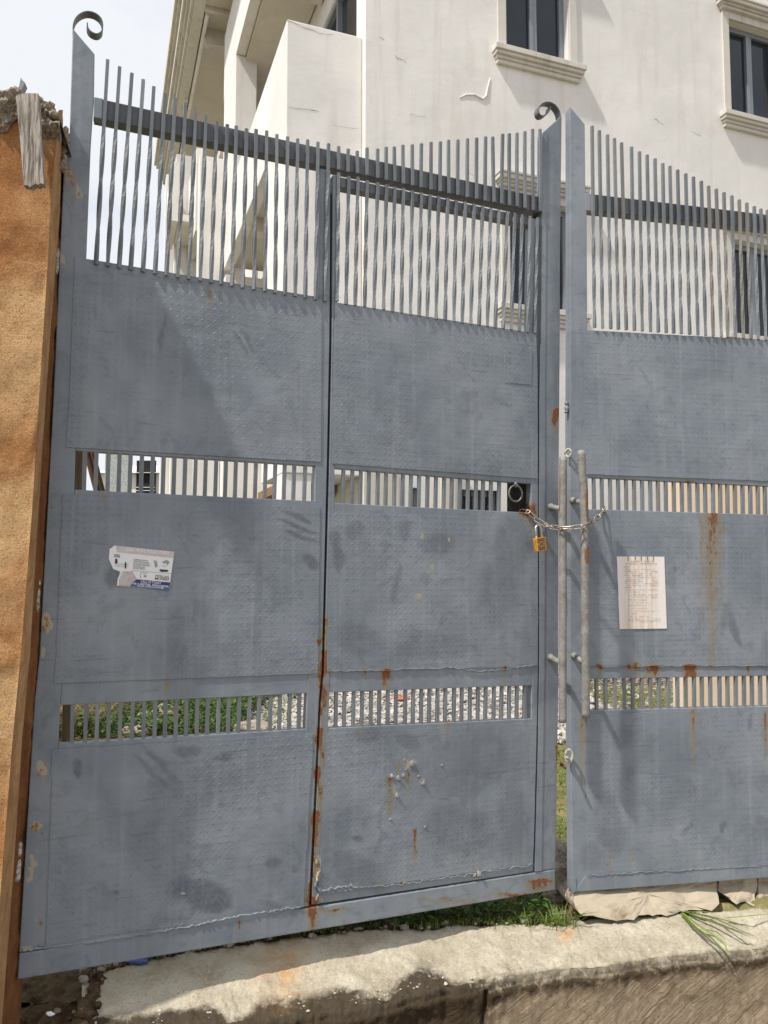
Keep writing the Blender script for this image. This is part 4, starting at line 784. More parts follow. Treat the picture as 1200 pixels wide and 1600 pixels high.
nt = panel('notice_sheet', RL, (964, 869.5), (1038, 870), (1042, 982), (968.5, 983), .0038, .0062, M['notice'], None, 3, .0008, edge=.0)
tag(nt, 'tan streaked white printed notice sheet stuck on the right gate leaf', 'notice')
me = nt.data; at_ = me.attributes['mask']
for i, v in enumerate(me.vertices):
    w_ = v.co + nt.location; r_ = w_ - CAM; px = 600 + F * r_.x / (r_.y * math.cos(PIT) + r_.z * math.sin(PIT)); t = (px - 966) / 74
    at_.data[i].color = (max(0, min(1, min((t - .06) * 6, (.88 - t) * 6))), 0, 0, 1)
mb = MB(); nx_ = lambda p: (940 + p[0] / 9.23, 850 + p[1] / 9.23)
def dash(x0, x1, y, h=9):
    a, b, c, d = [RL.at(*nx_(p), .0078) for p in ((x0, y), (x1, y), (x1, y + h), (x0, y + h))]; mb.add([a, b, c, d], [(0, 3, 2, 1)])
rows = [(420, 740, 245, 14), (330, 800, 280, 14), (325, 410, 325, 12)] + [(335, 815, 362 + 29 * k, 9) for k in range(9)] + [(335, 520, 625, 9), (340, 815, 660, 9), (345, 560, 692, 9), (385, 830, 730, 9), (385, 825, 762, 9), (385, 690, 803, 9), (385, 670, 845, 9), (385, 705, 883, 9), (390, 655, 925, 9), (385, 840, 965, 8), (385, 520, 998, 8), (395, 750, 1040, 8), (385, 850, 1077, 9), (385, 850, 1107, 9)]
for x0, x1, y, h in rows:
    x = x0
    while x < x1:
        w = random.choice([14, 22, 30, 40, 18])
        if random.random() < .72: dash(x, min(x1, x + w), y + random.uniform(-2, 2), h * random.uniform(.45, .8))
        x += w + 8
mb.link('faded_print', mat_simple('faded_print_ink', (.27, .22, .20), .9), nt)
mb = MB()
for x in (383, 487, 571, 662, 747): mb.add([RL.at(*nx_(p), .0079) for p in ((x - 7, 178), (x + 7, 178), (x + 4, 230), (x, 275 if x != 487 else 215), (x - 4, 230))], [(4, 3, 2, 1, 0)])
mb.link('tear', M['crackm'], nt)

# ================================================================== RENDERED WALL AT THE LEFT
wl = empty('rendered_wall', CP.at(-60, 1560, 0), 'rough orange rendered wall end with broken grey mortar top at the left edge', 'wall')
fr_ = [(91, 150), (91, 195), (88, 217), (84, 260), (66.7, 530), (50, 797), (31.7, 1030), (20, 1150), (2, 1376), (-12, 1560), (-18, 1640)]
md_ = [(99, 150), (99, 195), (97, 230), (93, 340), (78, 530), (60, 797), (47, 1023), (35, 1150), (20, 1376), (6, 1560), (0, 1640)]
bk_ = [(97, 150), (97, 205), (101, 222), (104, 260), (100, 433), (94, 530), (90, 630), (71, 1023), (62, 1150), (46, 1376), (38, 1531), (30, 1640)]
ny = 190; Y = np.linspace(172, 1640, ny); nx = 90
V = []; 
for j, y in enumerate(Y):
    xr = interp(fr_, y)
    for i in range(nx): V.append(CP.at(xr - (1 - i / (nx - 1)) ** 1.3 * 420, y + (1 - i / (nx - 1)) * -6, 0))
P_ = np.array([v[:] for v in V]); nn = fbm(P_, 9, 5) * .016 + fbm(P_, 2.2, 2) * .02
ed = np.tile(np.minimum(1, (1 - np.linspace(0, 1, nx)) * 30), ny); V = [v + CP.n * float(n_ * (.25 + .75 * e_)) for v, n_, e_ in zip(V, nn, ed)]
link('rough_face', V, [(j * nx + i, (j + 1) * nx + i, (j + 1) * nx + i + 1, j * nx + i + 1) for j in range(ny - 1) for i in range(nx - 1)], M['render'], wl, smooth=True)
def px_of(P):
    r_ = P - CAM; dz = r_.y * math.cos(PIT) + r_.z * math.sin(PIT); return 600 + F * r_.x / dz
Vf = [V[j * nx + nx - 1] for j in range(ny)]; Vb = []; Vm = []
for j, y in enumerate(Y):
    a = Vf[j]; b = LL.at(interp(bk_, y), y, -.046); b = Vector((b.x, b.y, a.z + (b.z - a.z) * 1.0)); t = interp(md_, y); lo, hi = 0, 1
    for _ in range(20):
        m_ = (lo + hi) / 2
        if px_of(a.lerp(b, m_)) < t: lo = m_
        else: hi = m_
    Vm.append(a.lerp(b, lo)); Vb.append(b)
def strip(name, A, B_, mat, par, amp, n=8, inset=None):
    V = []
    for j in range(len(A)):
        for i in range(n): V.append(A[j].lerp(B_[j], i / (n - 1)))
    P_ = np.array([v[:] for v in V]); q = fbm(P_, 16, 4) * amp; k = np.tile(np.minimum(1, 4 * np.minimum(np.linspace(0, 1, n), 1 - np.linspace(0, 1, n))), len(A))
    V = [v + Vector((float(a * c), -float(a * c) * .4, 0)) for v, a, c in zip(V, q, k)]
    return link(name, V, [(j * n + i, (j + 1) * n + i, (j + 1) * n + i + 1, j * n + i + 1) for j in range(len(A) - 1) for i in range(n - 1)], mat, par, smooth=True)
strip('smooth_reveal', Vf, Vm, M['edge'], wl, .012, 12)
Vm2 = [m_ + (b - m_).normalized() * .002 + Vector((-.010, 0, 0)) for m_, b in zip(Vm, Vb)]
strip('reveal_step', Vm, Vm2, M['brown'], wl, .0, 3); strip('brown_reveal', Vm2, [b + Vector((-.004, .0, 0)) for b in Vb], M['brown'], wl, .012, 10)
# body behind the face, so that the wall is solid
b0 = [V_ for V_ in (CP.at(interp(fr_, 200) - 420, 200, -.03), CP.at(interp(fr_, 200) - 8, 200, -.03))]; b1 = [CP.at(-430, 1560, -.03), CP.at(-20, 1560, -.03)]
q = [b1[0], b1[1], b0[1], b0[0]]; mb = MB(); mb.box8(q + [v - CP.n * .22 for v in q]); mb.link('core', M['mortar'], wl)
# broken mortar along the top
MT = [(-400, 150), (0, 150), (22, 145), (40, 158), (62, 158), (78, 168), (92, 182), (98, 200)]
ML = [(-400, 205), (-20, 203), (8, 208), (28, 186), (60, 200), (68, 215), (86, 216), (97, 226)]
nxm, nym = 150, 26; V = []; xs_ = np.concatenate([np.linspace(-340, -30, 40)[:-1], np.linspace(-30, 97, nxm - 39)])
for j in range(nym):
    for x in xs_:
        yt = float(np.interp(x, [m_[0] for m_ in MT], [m_[1] for m_ in MT])); yb_ = float(np.interp(x, [m_[0] for m_ in ML], [m_[1] for m_ in ML])); t = j / (nym - 1)
        V.append((x, yt + (yb_ - yt) * t, t))
A = np.array(V); q = np.stack([A[:, 0] / 22, A[:, 1] / 22, A[:, 0] * 0], -1); dpt = .014 + fbm(q, 1.2, 5) * .05 ; dpt = dpt * np.minimum(1, (1 - A[:, 2]) * 6 + .15)
yj = fbm(q + 3, 2.2, 4) * 7
back = A[:, 2] < .001
P = [CP.at(a[0], a[1] + yy * (1 if a[2] < .9 else 1.3), 0.0) + CP.n * float(d_) for a, yy, d_ in zip(A, yj, dpt)]
n0 = len(P); top = P[:nxm]; P += [t - CP.n * .06 - Vector((0, 0, .01 * random.random())) for t in top] + [t - CP.n * .26 - Vector((0, 0, .03)) for t in top]
f = [(j * nxm + i, (j + 1) * nxm + i, (j + 1) * nxm + i + 1, j * nxm + i + 1) for j in range(nym - 1) for i in range(nxm - 1)]
f += [(i, i + 1, n0 + i + 1, n0 + i) for i in range(nxm - 1)] + [(n0 + i, n0 + i + 1, n0 + nxm + i + 1, n0 + nxm + i) for i in range(nxm - 1)]
link('broken_mortar_cap', P, f, M['mortar'], wl)
mb = MB()
for k in range(60):
    x = random.uniform(-60, 96); y = float(np.interp(x, [m_[0] for m_ in MT], [m_[1] for m_ in MT])) + random.uniform(-3, 10); lumps(mb, CP.at(x, y, random.uniform(-.05, .01)), random.uniform(.006, .02), (1, 1, .8), .5, k, sub=1)
for k in range(12):
    t = k / 11; y = 205 + t * 60; x = interp(md_, y) + 4 - t * 1; lumps(mb, LL.at(x, y, random.uniform(.0, .05)) , random.uniform(.006, .013), (1, 1, 1.6), .5, k + 80, sub=1)
mb.link('loose_mortar', M['mortar'], wl)
# mortar crumbs stuck on the hinge stile of the gate
for x, y, r_ in ((110, 275, 7), (113, 285, 6), (108, 262, 5), (124, 303, 5), (72, 968, 6), (70, 982, 6), (73, 975, 6), (88, 1001, 3), (72, 1195, 4), (66, 1203, 4), (61, 1210, 4), (52, 1292, 6), (59, 1290, 5), (58, 1297, 4), (82, 790, 3), (80, 861, 2.5), (115, 1000, 2), (122, 418, 4), (115, 469, 4), (67, 1302, 2)):
    mb = MB()
    for k in range(3): lumps(mb, LL.at(x + random.uniform(-2, 2), y + random.uniform(-3, 3), .001), r_ / 560 * random.uniform(.3, .6), (1, .35, 1.2), .5, int(x + k), sub=1)
    mb.link('mortar_crumb', M['render'], gl)
# plank and metal offcut on the wall top
pts = [(24.5, 150), (32, 147), (40, 145.5), (50, 145.5), (60, 146), (60.5, 160), (63.5, 215), (68.5, 288), (64, 286), (60, 288.5), (55, 287), (51, 289), (47, 292), (42, 289), (37, 289.5), (31, 215)]
V = [CP.at(x, y, .062) for x, y in pts]; n = len(V); V += [v - CP.n * .028 for v in V]; pc_ = sum(V, Vector()) / len(V)
axp = (CP.at(62, 288, .05) - CP.at(42, 146, .05)).normalized(); ang_ = math.atan2(axp.dot(CP.u), axp.z)
o = link('timber_plank', V, [tuple(range(n)), tuple(range(2 * n - 1, n - 1, -1))] + [(i, (i + 1) % n, n + (i + 1) % n, n + i) for i in range(n)], mat_wood('weathered_plank', (.12, .095, .075), (.50, .46, .40), (120, 120, 9), .006), origin=pc_)
tag(o, 'weathered grey timber offcut hanging over the broken top of the orange wall', 'plank')
pts = [(23, 152), (30, 134), (32.5, 121), (35, 125), (39, 129), (34, 140), (31, 152)]
V = [CP.at(x, y, -.03) for x, y in pts]; n = len(V); V += [v - CP.n * .03 for v in V]
tag(link('metal_offcut', V, [tuple(range(n)), tuple(range(2 * n - 1, n - 1, -1))] + [(i, (i + 1) % n, n + (i + 1) % n, n + i) for i in range(n)], M['alu']), 'short bent pale grey metal strip sticking up behind the timber offcut', 'metal strip')
# timber post and sticks behind the left leaf
def between(a, b, r, mb, dz=0): mb.tube([a, a.lerp(b, .5) + Vector((random.uniform(-.01, .01), 0, 0)), b], r, 8)
BPn = Plane(LL.p0 - LL.n * .30, R(22.8))
q = [BPn.at(84, 1420), BPn.at(102, 1420), BPn.at(141, 560), BPn.at(122, 560)]; mb = MB(); mb.box8(q + [v - BPn.n * .06 for v in q])
tag(mb.link('timber_post', M['post']), 'pale tan timber post standing close behind the hinge side of the left leaf', 'post')
for k, (a, b) in enumerate((((131, 690), (160, 800)), ((139, 690), (168, 800)))):
    mb = MB(); p = Plane(LL.p0 - LL.n * .6, R(22.8)); A_ = p.at(*a); B_ = p.at(*b); mb.tube([A_ + (A_ - B_) * .6, A_, B_, B_ + (B_ - A_) * 1.2], .013, 8)
    tag(mb.link('stick', M['stick'], smooth=True), ('dark brown stick leaning behind the gate nearest the tan post', 'dark brown stick leaning behind the gate farther from the tan post')[k], 'stick', 'sticks leaning behind the gate')

# ================================================================== GROUND
def smooth(a, b, x): t = np.clip((x - a) / (b - a), 0, 1); return t * t * (3 - 2 * t)
xs = np.linspace(-9, 9, 300); ys = np.concatenate([np.linspace(3.25, 5, 90)[:-1], np.linspace(5, 14, 150)]); X, Y_ = np.meshgrid(xs, ys)
q = np.stack([X, Y_, X * 0], -1); wob = fbm(q, .9, 4)
bx_ = 6.1 + 1.1 * np.clip((X - 1) * .4, 0, 1) + wob * .5
grav = smooth(-.25, .25, Y_ - bx_) * smooth(-.5, .5, X + 1.55 + .3 * wob + .05 * (Y_ - 7)); grav = np.maximum(grav, smooth(-.4, .4, X - 1.0) * smooth(9.0, 9.4, Y_)); grav = grav * (1 - .85 * smooth(2.05, 2.45, X + .3 * wob) * (1 - smooth(9.0, 9.4, Y_)))
Z = fbm(q, 1.1, 4) * .05 + fbm(q, 9, 3) * .012 - .012; Z[0:3] -= .02
Z = Z + np.where(X < -1.5, smooth(1.5, 4, -X) * .10 * smooth(4, 6, Y_), 0)
V = np.stack([X, Y_, Z], -1).reshape(-1, 3); n = len(xs); mk = np.stack([grav, np.clip(.95 - grav + (X < 0) * .3, 0, 1) * smooth(2.9, 3.6, Y_), X * 0], -1).reshape(-1, 3)
link('yard_ground', [Vector(v) for v in V], [(j * n + i, j * n + i + 1, (j + 1) * n + i + 1, (j + 1) * n + i) for j in range(len(ys) - 1) for i in range(n - 1)], M['ground'], None, smooth=True, mask=mk)['kind'] = 'structure'
mb = MB(); mb.add([(-400, 3.2, -.16), (400, 3.2, -.16), (400, 900, -.16), (-400, 900, -.16)], [(0, 1, 2, 3)]); link('ground', mb.v, mb.f, M['ground'], None, mask=[(.2, 1, 0)] * 4)['kind'] = 'structure'
mb = MB(); mb.add([(-400, -400, -.55), (400, -400, -.55), (400, 2.9, -.55), (-400, 2.9, -.55)], [(0, 1, 2, 3)]); link('road', mb.v, mb.f, M['road'], None)['kind'] = 'structure'
# kerb: worn concrete edge in front of the gate, dropping to the road
bkp = [(128, 1540), (152, 1521), (200, 1510), (300, 1488), (400, 1472), (500, 1462), (600, 1452), (664, 1452), (720, 1446), (850, 1444), (935, 1436), (1000, 1432), (1080, 1428), (1200, 1419), (1500, 1402), (1900, 1380)]
ftp = [(100, 1604), (128, 1600), (250, 1597), (400, 1584), (602, 1553), (664, 1536), (737, 1524), (800, 1511), (935, 1500), (1053, 1482), (1200, 1471), (1500, 1448), (1900, 1420)]
nS = 760; SX = np.concatenate([np.linspace(128, 1240, 640), np.linspace(1240, 1880, nS - 639)[1:]]); rows = []; msk = []
bz = np.array([on_ground(x, np.interp(x, [p[0] for p in bkp], [p[1] for p in bkp]))[:] for x in SX]); fz_ = np.array([on_ground(x, np.interp(x, [p[0] for p in ftp], [p[1] for p in ftp]))[:] for x in SX])
dirv = fz_ - bz; wd_ = np.linalg.norm(dirv, axis=1, keepdims=True); dirv /= wd_
prof = [('t', t) for t in np.linspace(-.03, 1, 34)] + [('r', a) for a in np.linspace(0, 90, 6)[1:]] + [('f', z) for z in np.linspace(.03, .6, 52)]
edge_n = fbm(np.stack([SX / 40, SX * 0, SX * 0], -1), 1.5, 5) * .020
for kind, t in prof:
    if kind == 't': P = bz + dirv * (wd_ + edge_n[:, None] * max(0, t)) * t; P[:, 2] = -.02 * max(0, t) if t >= 0 else -.05; face = 0; dep = 0
    elif kind == 'r': a = math.radians(t); P = bz + dirv * (wd_ + edge_n[:, None]) + dirv * math.sin(a) * .02; P[:, 2] = -.02 - (1 - math.cos(a)) * .025; face = t / 90 * .4; dep = .01 * t / 90
    else: rec = .02 * (1 - math.exp(-(t - .03) * 25)) * 1.0; P = bz + dirv * (wd_ + edge_n[:, None] * max(.0, 1 - t * 6) + .02 - rec + t * .42); P[:, 2] = -.02 - t; face = 1; dep = t
    rows.append(P); x = SX
    mo = np.zeros(nS)
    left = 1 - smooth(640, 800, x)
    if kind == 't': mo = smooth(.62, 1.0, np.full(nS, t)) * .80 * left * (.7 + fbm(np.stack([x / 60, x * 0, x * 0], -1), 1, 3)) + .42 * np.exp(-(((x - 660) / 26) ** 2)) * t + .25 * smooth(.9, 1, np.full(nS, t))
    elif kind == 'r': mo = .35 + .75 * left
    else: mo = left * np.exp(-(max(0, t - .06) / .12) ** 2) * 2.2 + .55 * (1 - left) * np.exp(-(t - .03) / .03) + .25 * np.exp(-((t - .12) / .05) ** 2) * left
    st = np.zeros(nS)
    if kind == 't': st = .9 * np.exp(-(((x - 440) / 34) ** 2)) * np.exp(-((t - .35) / .45) ** 2) + .8 * np.exp(-(((x - 885) / 12) ** 2)) * np.exp(-((t - .3) / .2) ** 2)
    fc = np.full(nS, face); msk.append(np.stack([fc, np.clip(mo, 0, 1.8), st], -1))
P = np.array(rows); disp = fbm(P, 5, 3) * .010 + fbm(P, 24, 4) * .011 + fbm(P, 70, 3) * .006
D = np.zeros_like(P)
for r_, (kind, t) in enumerate(prof):
    if kind == 't': D[r_, :, 2] = disp[r_] * (.8 + .6 * (t > .8))
    elif kind == 'r': D[r_] = dirv * disp[r_][:, None] * 1.4; D[r_, :, 2] = disp[r_] * .6
    else:
        st = 0 * SX
        gv = -.03 * np.exp(-((SX - 757 - 3 * np.sin(t * 40)) / 4.0) ** 2) + .014 * smooth(757, 765, SX)
        low = .05 * smooth(0, 1, (t - .26 - .10 * fbm(np.stack([SX / 60, SX * 0, SX * 0], -1), 1, 4)) / .02)
        D[r_] = dirv * (disp[r_] * 1.3 + st + gv - .02 * (np.exp(-((t - .1) / .04) ** 2)) * (1 - smooth(640, 800, SX)))[:, None]
P = P + D; mk = np.array(msk).reshape(-1, 3); nr = len(prof); V = [Vector(v) for v in P.reshape(-1, 3)]
f = [(j * nS + i, (j + 1) * nS + i, (j + 1) * nS + i + 1, j * nS + i + 1) for j in range(nr - 1) for i in range(nS - 1)]
n0 = len(V); V += [Vector(p) + Vector((0, 0, -.5)) for p in P[0]]; f += [(i, n0 + i, n0 + i + 1, i + 1) for i in range(nS - 1)]; mk = np.vstack([mk, np.tile([1, .5, 0], (nS, 1))])
endc = [j * nS for j in range(nr)]; V.append(Vector(P[0, 0]) + Vector((0, 0, -.5))); f += [(endc[j + 1], endc[j], len(V) - 1) for j in range(nr - 1)]; mk = np.vstack([mk, [[1, .6, 0]]])
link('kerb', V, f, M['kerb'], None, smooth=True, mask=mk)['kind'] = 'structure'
# soil bank at the left foot of the wall
xs = np.linspace(-2.6, -.62, 150); ys = np.linspace(1.35, 3.1, 130); X, Y_ = np.meshgrid(xs, ys); q = np.stack([X, Y_, X * 0], -1)
Z = -.055 + fbm(q, 2.2, 4) * .07 + fbm(q, 13, 4) * .045 - smooth(-2.0, -1.4, -Y_) * .45; Z -= .06 * smooth(2.5, 3, Y_)
link('soil_bank', [Vector(v) for v in np.stack([X, Y_, Z], -1).reshape(-1, 3)], [(j * 150 + i, j * 150 + i + 1, (j + 1) * 150 + i + 1, (j + 1) * 150 + i) for j in range(129) for i in range(149)], M['soil'], None, smooth=True)['kind'] = 'structure'
# dark strip of earth between kerb and gate
xs = np.linspace(-1.4, 3.2, 200); V = []
for k in range(14):
    for x in xs:
        b = bz[np.argmin(abs(bz[:, 0] - x))]; V.append((x, b[1] - .03 + k * .055, 0))
V = np.array(V); V[:, 2] = -.012 - .045 * smooth(.75, .95, V[:, 0]) + fbm(V, 3, 3) * .03 + fbm(V, 16, 4) * .025 - .02 * (np.repeat(np.arange(14), 200) == 0)
link('earth_strip', [Vector(v) for v in V], [(j * 200 + i, j * 200 + i + 1, (j + 1) * 200 + i + 1, (j + 1) * 200 + i) for j in range(13) for i in range(199)], mat_soil('earth_strip', (.045, .034, .016), (.20, .145, .085)), None, smooth=True)['kind'] = 'structure'

def stone(P, r, sq, seed, mat, label, cat='stone', group=None, amp=.3, name='stone', rotz=0):
    mb = MB(); lumps(mb, (0, 0, 0), r, sq, amp, seed, sub=3); c, s_ = math.cos(rotz), math.sin(rotz)
    o = link(name, [Vector((v.x * c - v.y * s_, v.x * s_ + v.y * c, v.z)) + Vector(P) for v in mb.v], mb.f, mat, None, smooth=False); return tag(o, label, cat, group)
stone(on_ground(882, 1440) + Vector((.02, .30, .07)), .16, (.9, .9, .85), 3, M['stone'], 'grey boulder in the gap beneath the meeting stiles of the gate')
stone(on_ground(122, 1572, -.10) + Vector((0, .0, .02)), .035, (.8, .8, 1.2), 12, M['slab'], 'pale stone lying in the dark soil beside the broken left end of the kerb')
# cream slab chunks under the right leaf
def chunk(outline, Yd, th, label, top):
    n = len(outline); pts = []
    for i in range(n):
        a, b = outline[i], outline[(i + 1) % n]; m_ = max(1, int(math.hypot(b[0] - a[0], b[1] - a[1]) / 7))
        for k in range(m_): t = k / m_; low = a[1] > top + 12 or b[1] > top + 12; pts.append((a[0] + (b[0] - a[0]) * t + random.gauss(0, .8), a[1] + (b[1] - a[1]) * t + random.gauss(0, 1.5 if low else .2)))
    dep_ = lambda y: -.052 + .145 * max(0, min(1, (y - 1380) / 56))
    V = [RL.at(x, y, dep_(y) + Yd) for x, y in pts]; m_ = len(V); cx_ = sum(p[0] for p in pts) / m_; cy_ = sum(p[1] for p in pts) / m_
    V += [v - RL.n * (.014 + .01 * random.random()) for v in V[:m_]] + [v - RL.n * th for v in V[:m_]]
    b0_ = len(V); rings_ = 7     # inner rings of the front face, so that it can be rough
    for q_ in range(1, rings_):
        t = q_ / rings_
        for x, y in pts: X_, Y2 = x + (cx_ - x) * t, y + (cy_ - y) * t; V.append(RL.at(X_, Y2, dep_(Y2) + Yd + .006 * min(1, t * 3) + float(fbm(np.array([[X_ / 20, Y2 / 20, 1.]]), 1.2, 4)[0]) * .022))
    V.append(RL.at(cx_, cy_, dep_(cy_) + Yd + .006)); ring_ = lambda q_, i: (i % m_) if q_ == 0 else b0_ + (q_ - 1) * m_ + (i % m_)
    f = [(ring_(q_, i), ring_(q_, i + 1), ring_(q_ + 1, i + 1), ring_(q_ + 1, i)) for q_ in range(rings_ - 1) for i in range(m_)] + [(ring_(rings_ - 1, i), ring_(rings_ - 1, i + 1), len(V) - 1) for i in range(m_)]
    nfront = len(f); f += [(i, (i + 1) % m_, m_ + (i + 1) % m_, m_ + i) for i in range(m_)] + [(m_ + i, m_ + (i + 1) % m_, 2 * m_ + (i + 1) % m_, 2 * m_ + i) for i in range(m_)] + [tuple(range(3 * m_ - 1, 2 * m_ - 1, -1))]
    o = link('slab_chunk', V, f, [M['slab'], M['mortar']], None); tag(o, label, 'concrete slab', 'broken slab chunks under the right leaf')
    idx = [0] * nfront + [1] * (len(f) - nfront); o.data.polygons.foreach_set('material_index', idx)
chunk([(897, 1376), (1118, 1362), (1121, 1392), (1124, 1414), (1112, 1424), (1085, 1421), (1062, 1424), (1040, 1430), (1005, 1429), (990, 1438), (972, 1437), (955, 1439), (935, 1433), (912, 1430), (898, 1420), (896, 1400)], 0, .16, 'long cream slab chunk lying on the kerb under the right leaf near the boulder', 1385)
chunk([(1128, 1362), (1182, 1358), (1183, 1385), (1178, 1418), (1165, 1408), (1150, 1411), (1132, 1400), (1122, 1392), (1124, 1372)], -.01, .14, 'short cream slab chunk lying between the long chunk and the grey broken chunk', 1380)
chunk([(1186, 1358), (1320, 1350), (1318, 1395), (1290, 1400), (1240, 1402), (1200, 1404), (1186, 1406)], -.012, .14, 'broken grey edged slab chunk at the far right under the right leaf', 1380)
lb = MB()
for k in range(3): pass
mb = MB(); c = on_ground(212, 1512) + Vector((0, .02, .01)); lumps(mb, c, .022, (1.8, .7, .35), .5, 5, sub=2); tag(mb.link('wrapper', M['litter'], smooth=True), 'crumpled dark blue plastic wrapper under the left leaf bottom rail', 'litter')
for k, (x, y, s_, lab) in enumerate(((370, 1463, .016, 'small white scrap of litter under the left leaf near its joint'), (78, 1590, .010, 'tiny white scrap of litter in the dark soil by the wall foot'))):
    mb = MB(); lumps(mb, on_ground(x, y, -.02 if k else .0) + Vector((0, 0, .012)), s_, (1.4, .8, .5), .6, k + 40, sub=2); tag(mb.link('litter_scrap', M['paper']), lab, 'litter')
# pebbles and rubble: beyond counting
def rubble(name, n, where, rr, mat, seed, kind='stuff', label=None, cat=None):
    mb = MB(); rs = random.Random(seed)
    for k in range(n):
        p = where(rs); r_ = rs.uniform(*rr) * (rs.random() ** .7 + .3); lumps(mb, p, r_, (1, rs.uniform(.6, 1), rs.uniform(.4, .8)), .45, rs.randint(0, 99), sub=1)
    o = mb.link(name, mat); tag(o, label, cat, None, kind)
def w_soil(rs): x, y = rs.uniform(-1.7, -.85), rs.uniform(2.05, 2.7); return Vector((x, y, -.055 + rs.uniform(-.02, .03)))
rubble('soil_rubble', 420, w_soil, (.006, .022), M['soil'], 3, label='dark earth crumbs and rubble at the wall foot', cat='rubble')
rubble('stone_rubble', 130, w_soil, (.004, .014), M['mortar'], 4, label='pale grey stone chips in the dark soil at the wall foot', cat='rubble')
def w_strip(rs):
    x = rs.uniform(128, 900); y = np.interp(x, [p[0] for p in bkp], [p[1] for p in bkp]) - rs.uniform(-2, 26); return on_ground(x, y) + Vector((0, 0, .008))
rubble('strip_rubble', 260, w_strip, (.004, .016), M['mortar'], 5, label='small stones lying in the dark earth strip under the gate', cat='rubble')
def w_kerb(rs):
    i = rs.randint(0, 400); t = rs.uniform(.05, 1.0) ** .6; p = bz[i] + (fz_[i] - bz[i]) * t; return Vector((p[0], p[1], -.018))
rubble('kerb_chips', 150, w_kerb, (.002, .006), M['kerbchip'], 6, label='loose concrete chips scattered on the worn kerb top', cat='rubble')
def w_grav(rs):
    while True:
        x, y = rs.uniform(-1.6, 3.6), rs.uniform(6.2, 9.0)
        if x > -1.5 + .15 * (y - 6) and (x < 2.25 or rs.random() < .12): return Vector((x, y, .0))
def w_end(rs):
    t = rs.random(); return on_ground(155 - 30 * t + rs.gauss(0, 5), 1518 + 82 * t) + Vector((0, 0, -.02 * rs.random()))
rubble('kerb_end_rubble', 150, w_end, (.006, .026), M['soil'], 8, label='dark rubble and earth against the broken left end of the kerb', cat='rubble')
rubble('gravel', 9000, w_grav, (.012, .030), mat_simple('gravel_stone', (.36, .335, .305), .9, 0, .5, 9, .002), 7, label='grey pink gravel covering the yard before the house', cat='gravel')
def w_left(rs): return Vector((rs.uniform(-3.4, -1.2), rs.uniform(6.6, 8.6), .1))
for k, (px_, py_, r_, sx) in enumerate(((250, 1122, .12, 1.6), (262, 1108, .11, 1.2), (300, 1092, .10, 1.3), (215, 1140, .10, 1.3), (395, 1136, .09, 1.6))):
    stone(on_ground(px_, py_, .08), r_, (sx, 1, .55), 20 + k, M['stone'], ('flat pale stone amid green ground cover, largest of the five behind the left low grille', 'upright pinkish stone just behind the largest pale stone', 'low stone farthest back in the green ground cover', 'pale stone at the left front of the green ground cover', 'long low stone where the ground cover meets the gravel')[k], 'stone', 'stones among the ground cover')
mb = MB(); c = on_ground(627, 1092, .02); lumps(mb, c, .10, (1.0, .6, .25), .25, 9); tag(mb.link('brick_shard', M['brick']), 'red brick shard lying on the gravel, seen through the wicket low grille', 'brick')

# plants ------------------------------------------------------------
def blades(name, n, where, h, w, mat, seed, label, cat='grass', lean=.6, kind='stuff', seg=3):
    rs = random.Random(seed); V = []; f = []; tn = []
    for k in range(n):
        p = where(rs); a = rs.uniform(0, 2 * math.pi); hh = rs.uniform(*h); ww = rs.uniform(*w); ln = rs.uniform(.1, lean) * hh; s_ = Vector((math.cos(a + 1.57), math.sin(a + 1.57), 0)) * ww; t0 = rs.random(); b = len(V)
        for i in range(seg + 1):
            t = i / seg; c = p + Vector((math.cos(a) * ln * t * t * 1.6, math.sin(a) * ln * t * t * 1.6, hh * (t - .35 * t * t * lean))); q = s_ * (1 - t) ** .7 * .5; V += [c - q, c + q]; tn += [t0, t0]
        for i in range(seg): f.append((b + 2 * i, b + 2 * i + 1, b + 2 * i + 3, b + 2 * i + 2))
    o = link(name, V, f, mat, None, tone=tn); tag(o, label, cat, None, kind); return o
def leaves(name, n, where, size, mat, seed, label, cat='weeds', kind='stuff'):
    rs = random.Random(seed); V = []; f = []; tn = []
    for k in range(n):
        p, up = where(rs); a = rs.uniform(0, 2 * math.pi); tl = rs.uniform(-.1, .9); l = rs.uniform(*size); d = Vector((math.cos(a) * math.cos(tl), math.sin(a) * math.cos(tl), math.sin(tl))); s_ = d.cross(Vector((0, 0, 1))).normalized() * l * .26; n_ = s_.cross(d).normalized(); t0 = rs.random(); b = len(V)
        V += [p, p + d * l * .4 + s_ + n_ * l * .06, p + d * l * .45, p + d * l * .4 - s_ + n_ * l * .06, p + d * l - n_ * l * .12]; f += [(b, b + 1, b + 2), (b, b + 2, b + 3), (b + 1, b + 4, b + 2), (b + 2, b + 4, b + 3)]; tn += [t0] * 5
    o = link(name, V, f, mat, None, tone=tn); tag(o, label, cat, None, kind); return o
def strip_pt(rs, x0, x1, dy0, dy1):
    x = rs.uniform(x0, x1); y = np.interp(x, [p[0] for p in bkp], [p[1] for p in bkp]) - rs.uniform(dy0, dy1); return on_ground(x, y)
clumps = [(230, 20), (300, 34), (345, 40), (440, 60), (505, 60), (540, 60), (580, 70), (620, 60), (660, 90), (690, 70), (730, 80), (760, 60), (790, 60), (830, 60), (260, 30), (410, 44), (470, 40)]
def w_weed(rs):
    cx, wt__ = rs.choices(clumps, [c[1] for c in clumps])[0]; p = strip_pt(rs, cx - 24, cx + 24, 2, 24); return p + Vector((0, 0, rs.uniform(.0, .075) * (1 if cx > 400 else .5))), 1
leaves('weeds', 1500, w_weed, (.02, .05), M['weed'], 11, 'broad leafed green weeds growing under the gate bottom rail')
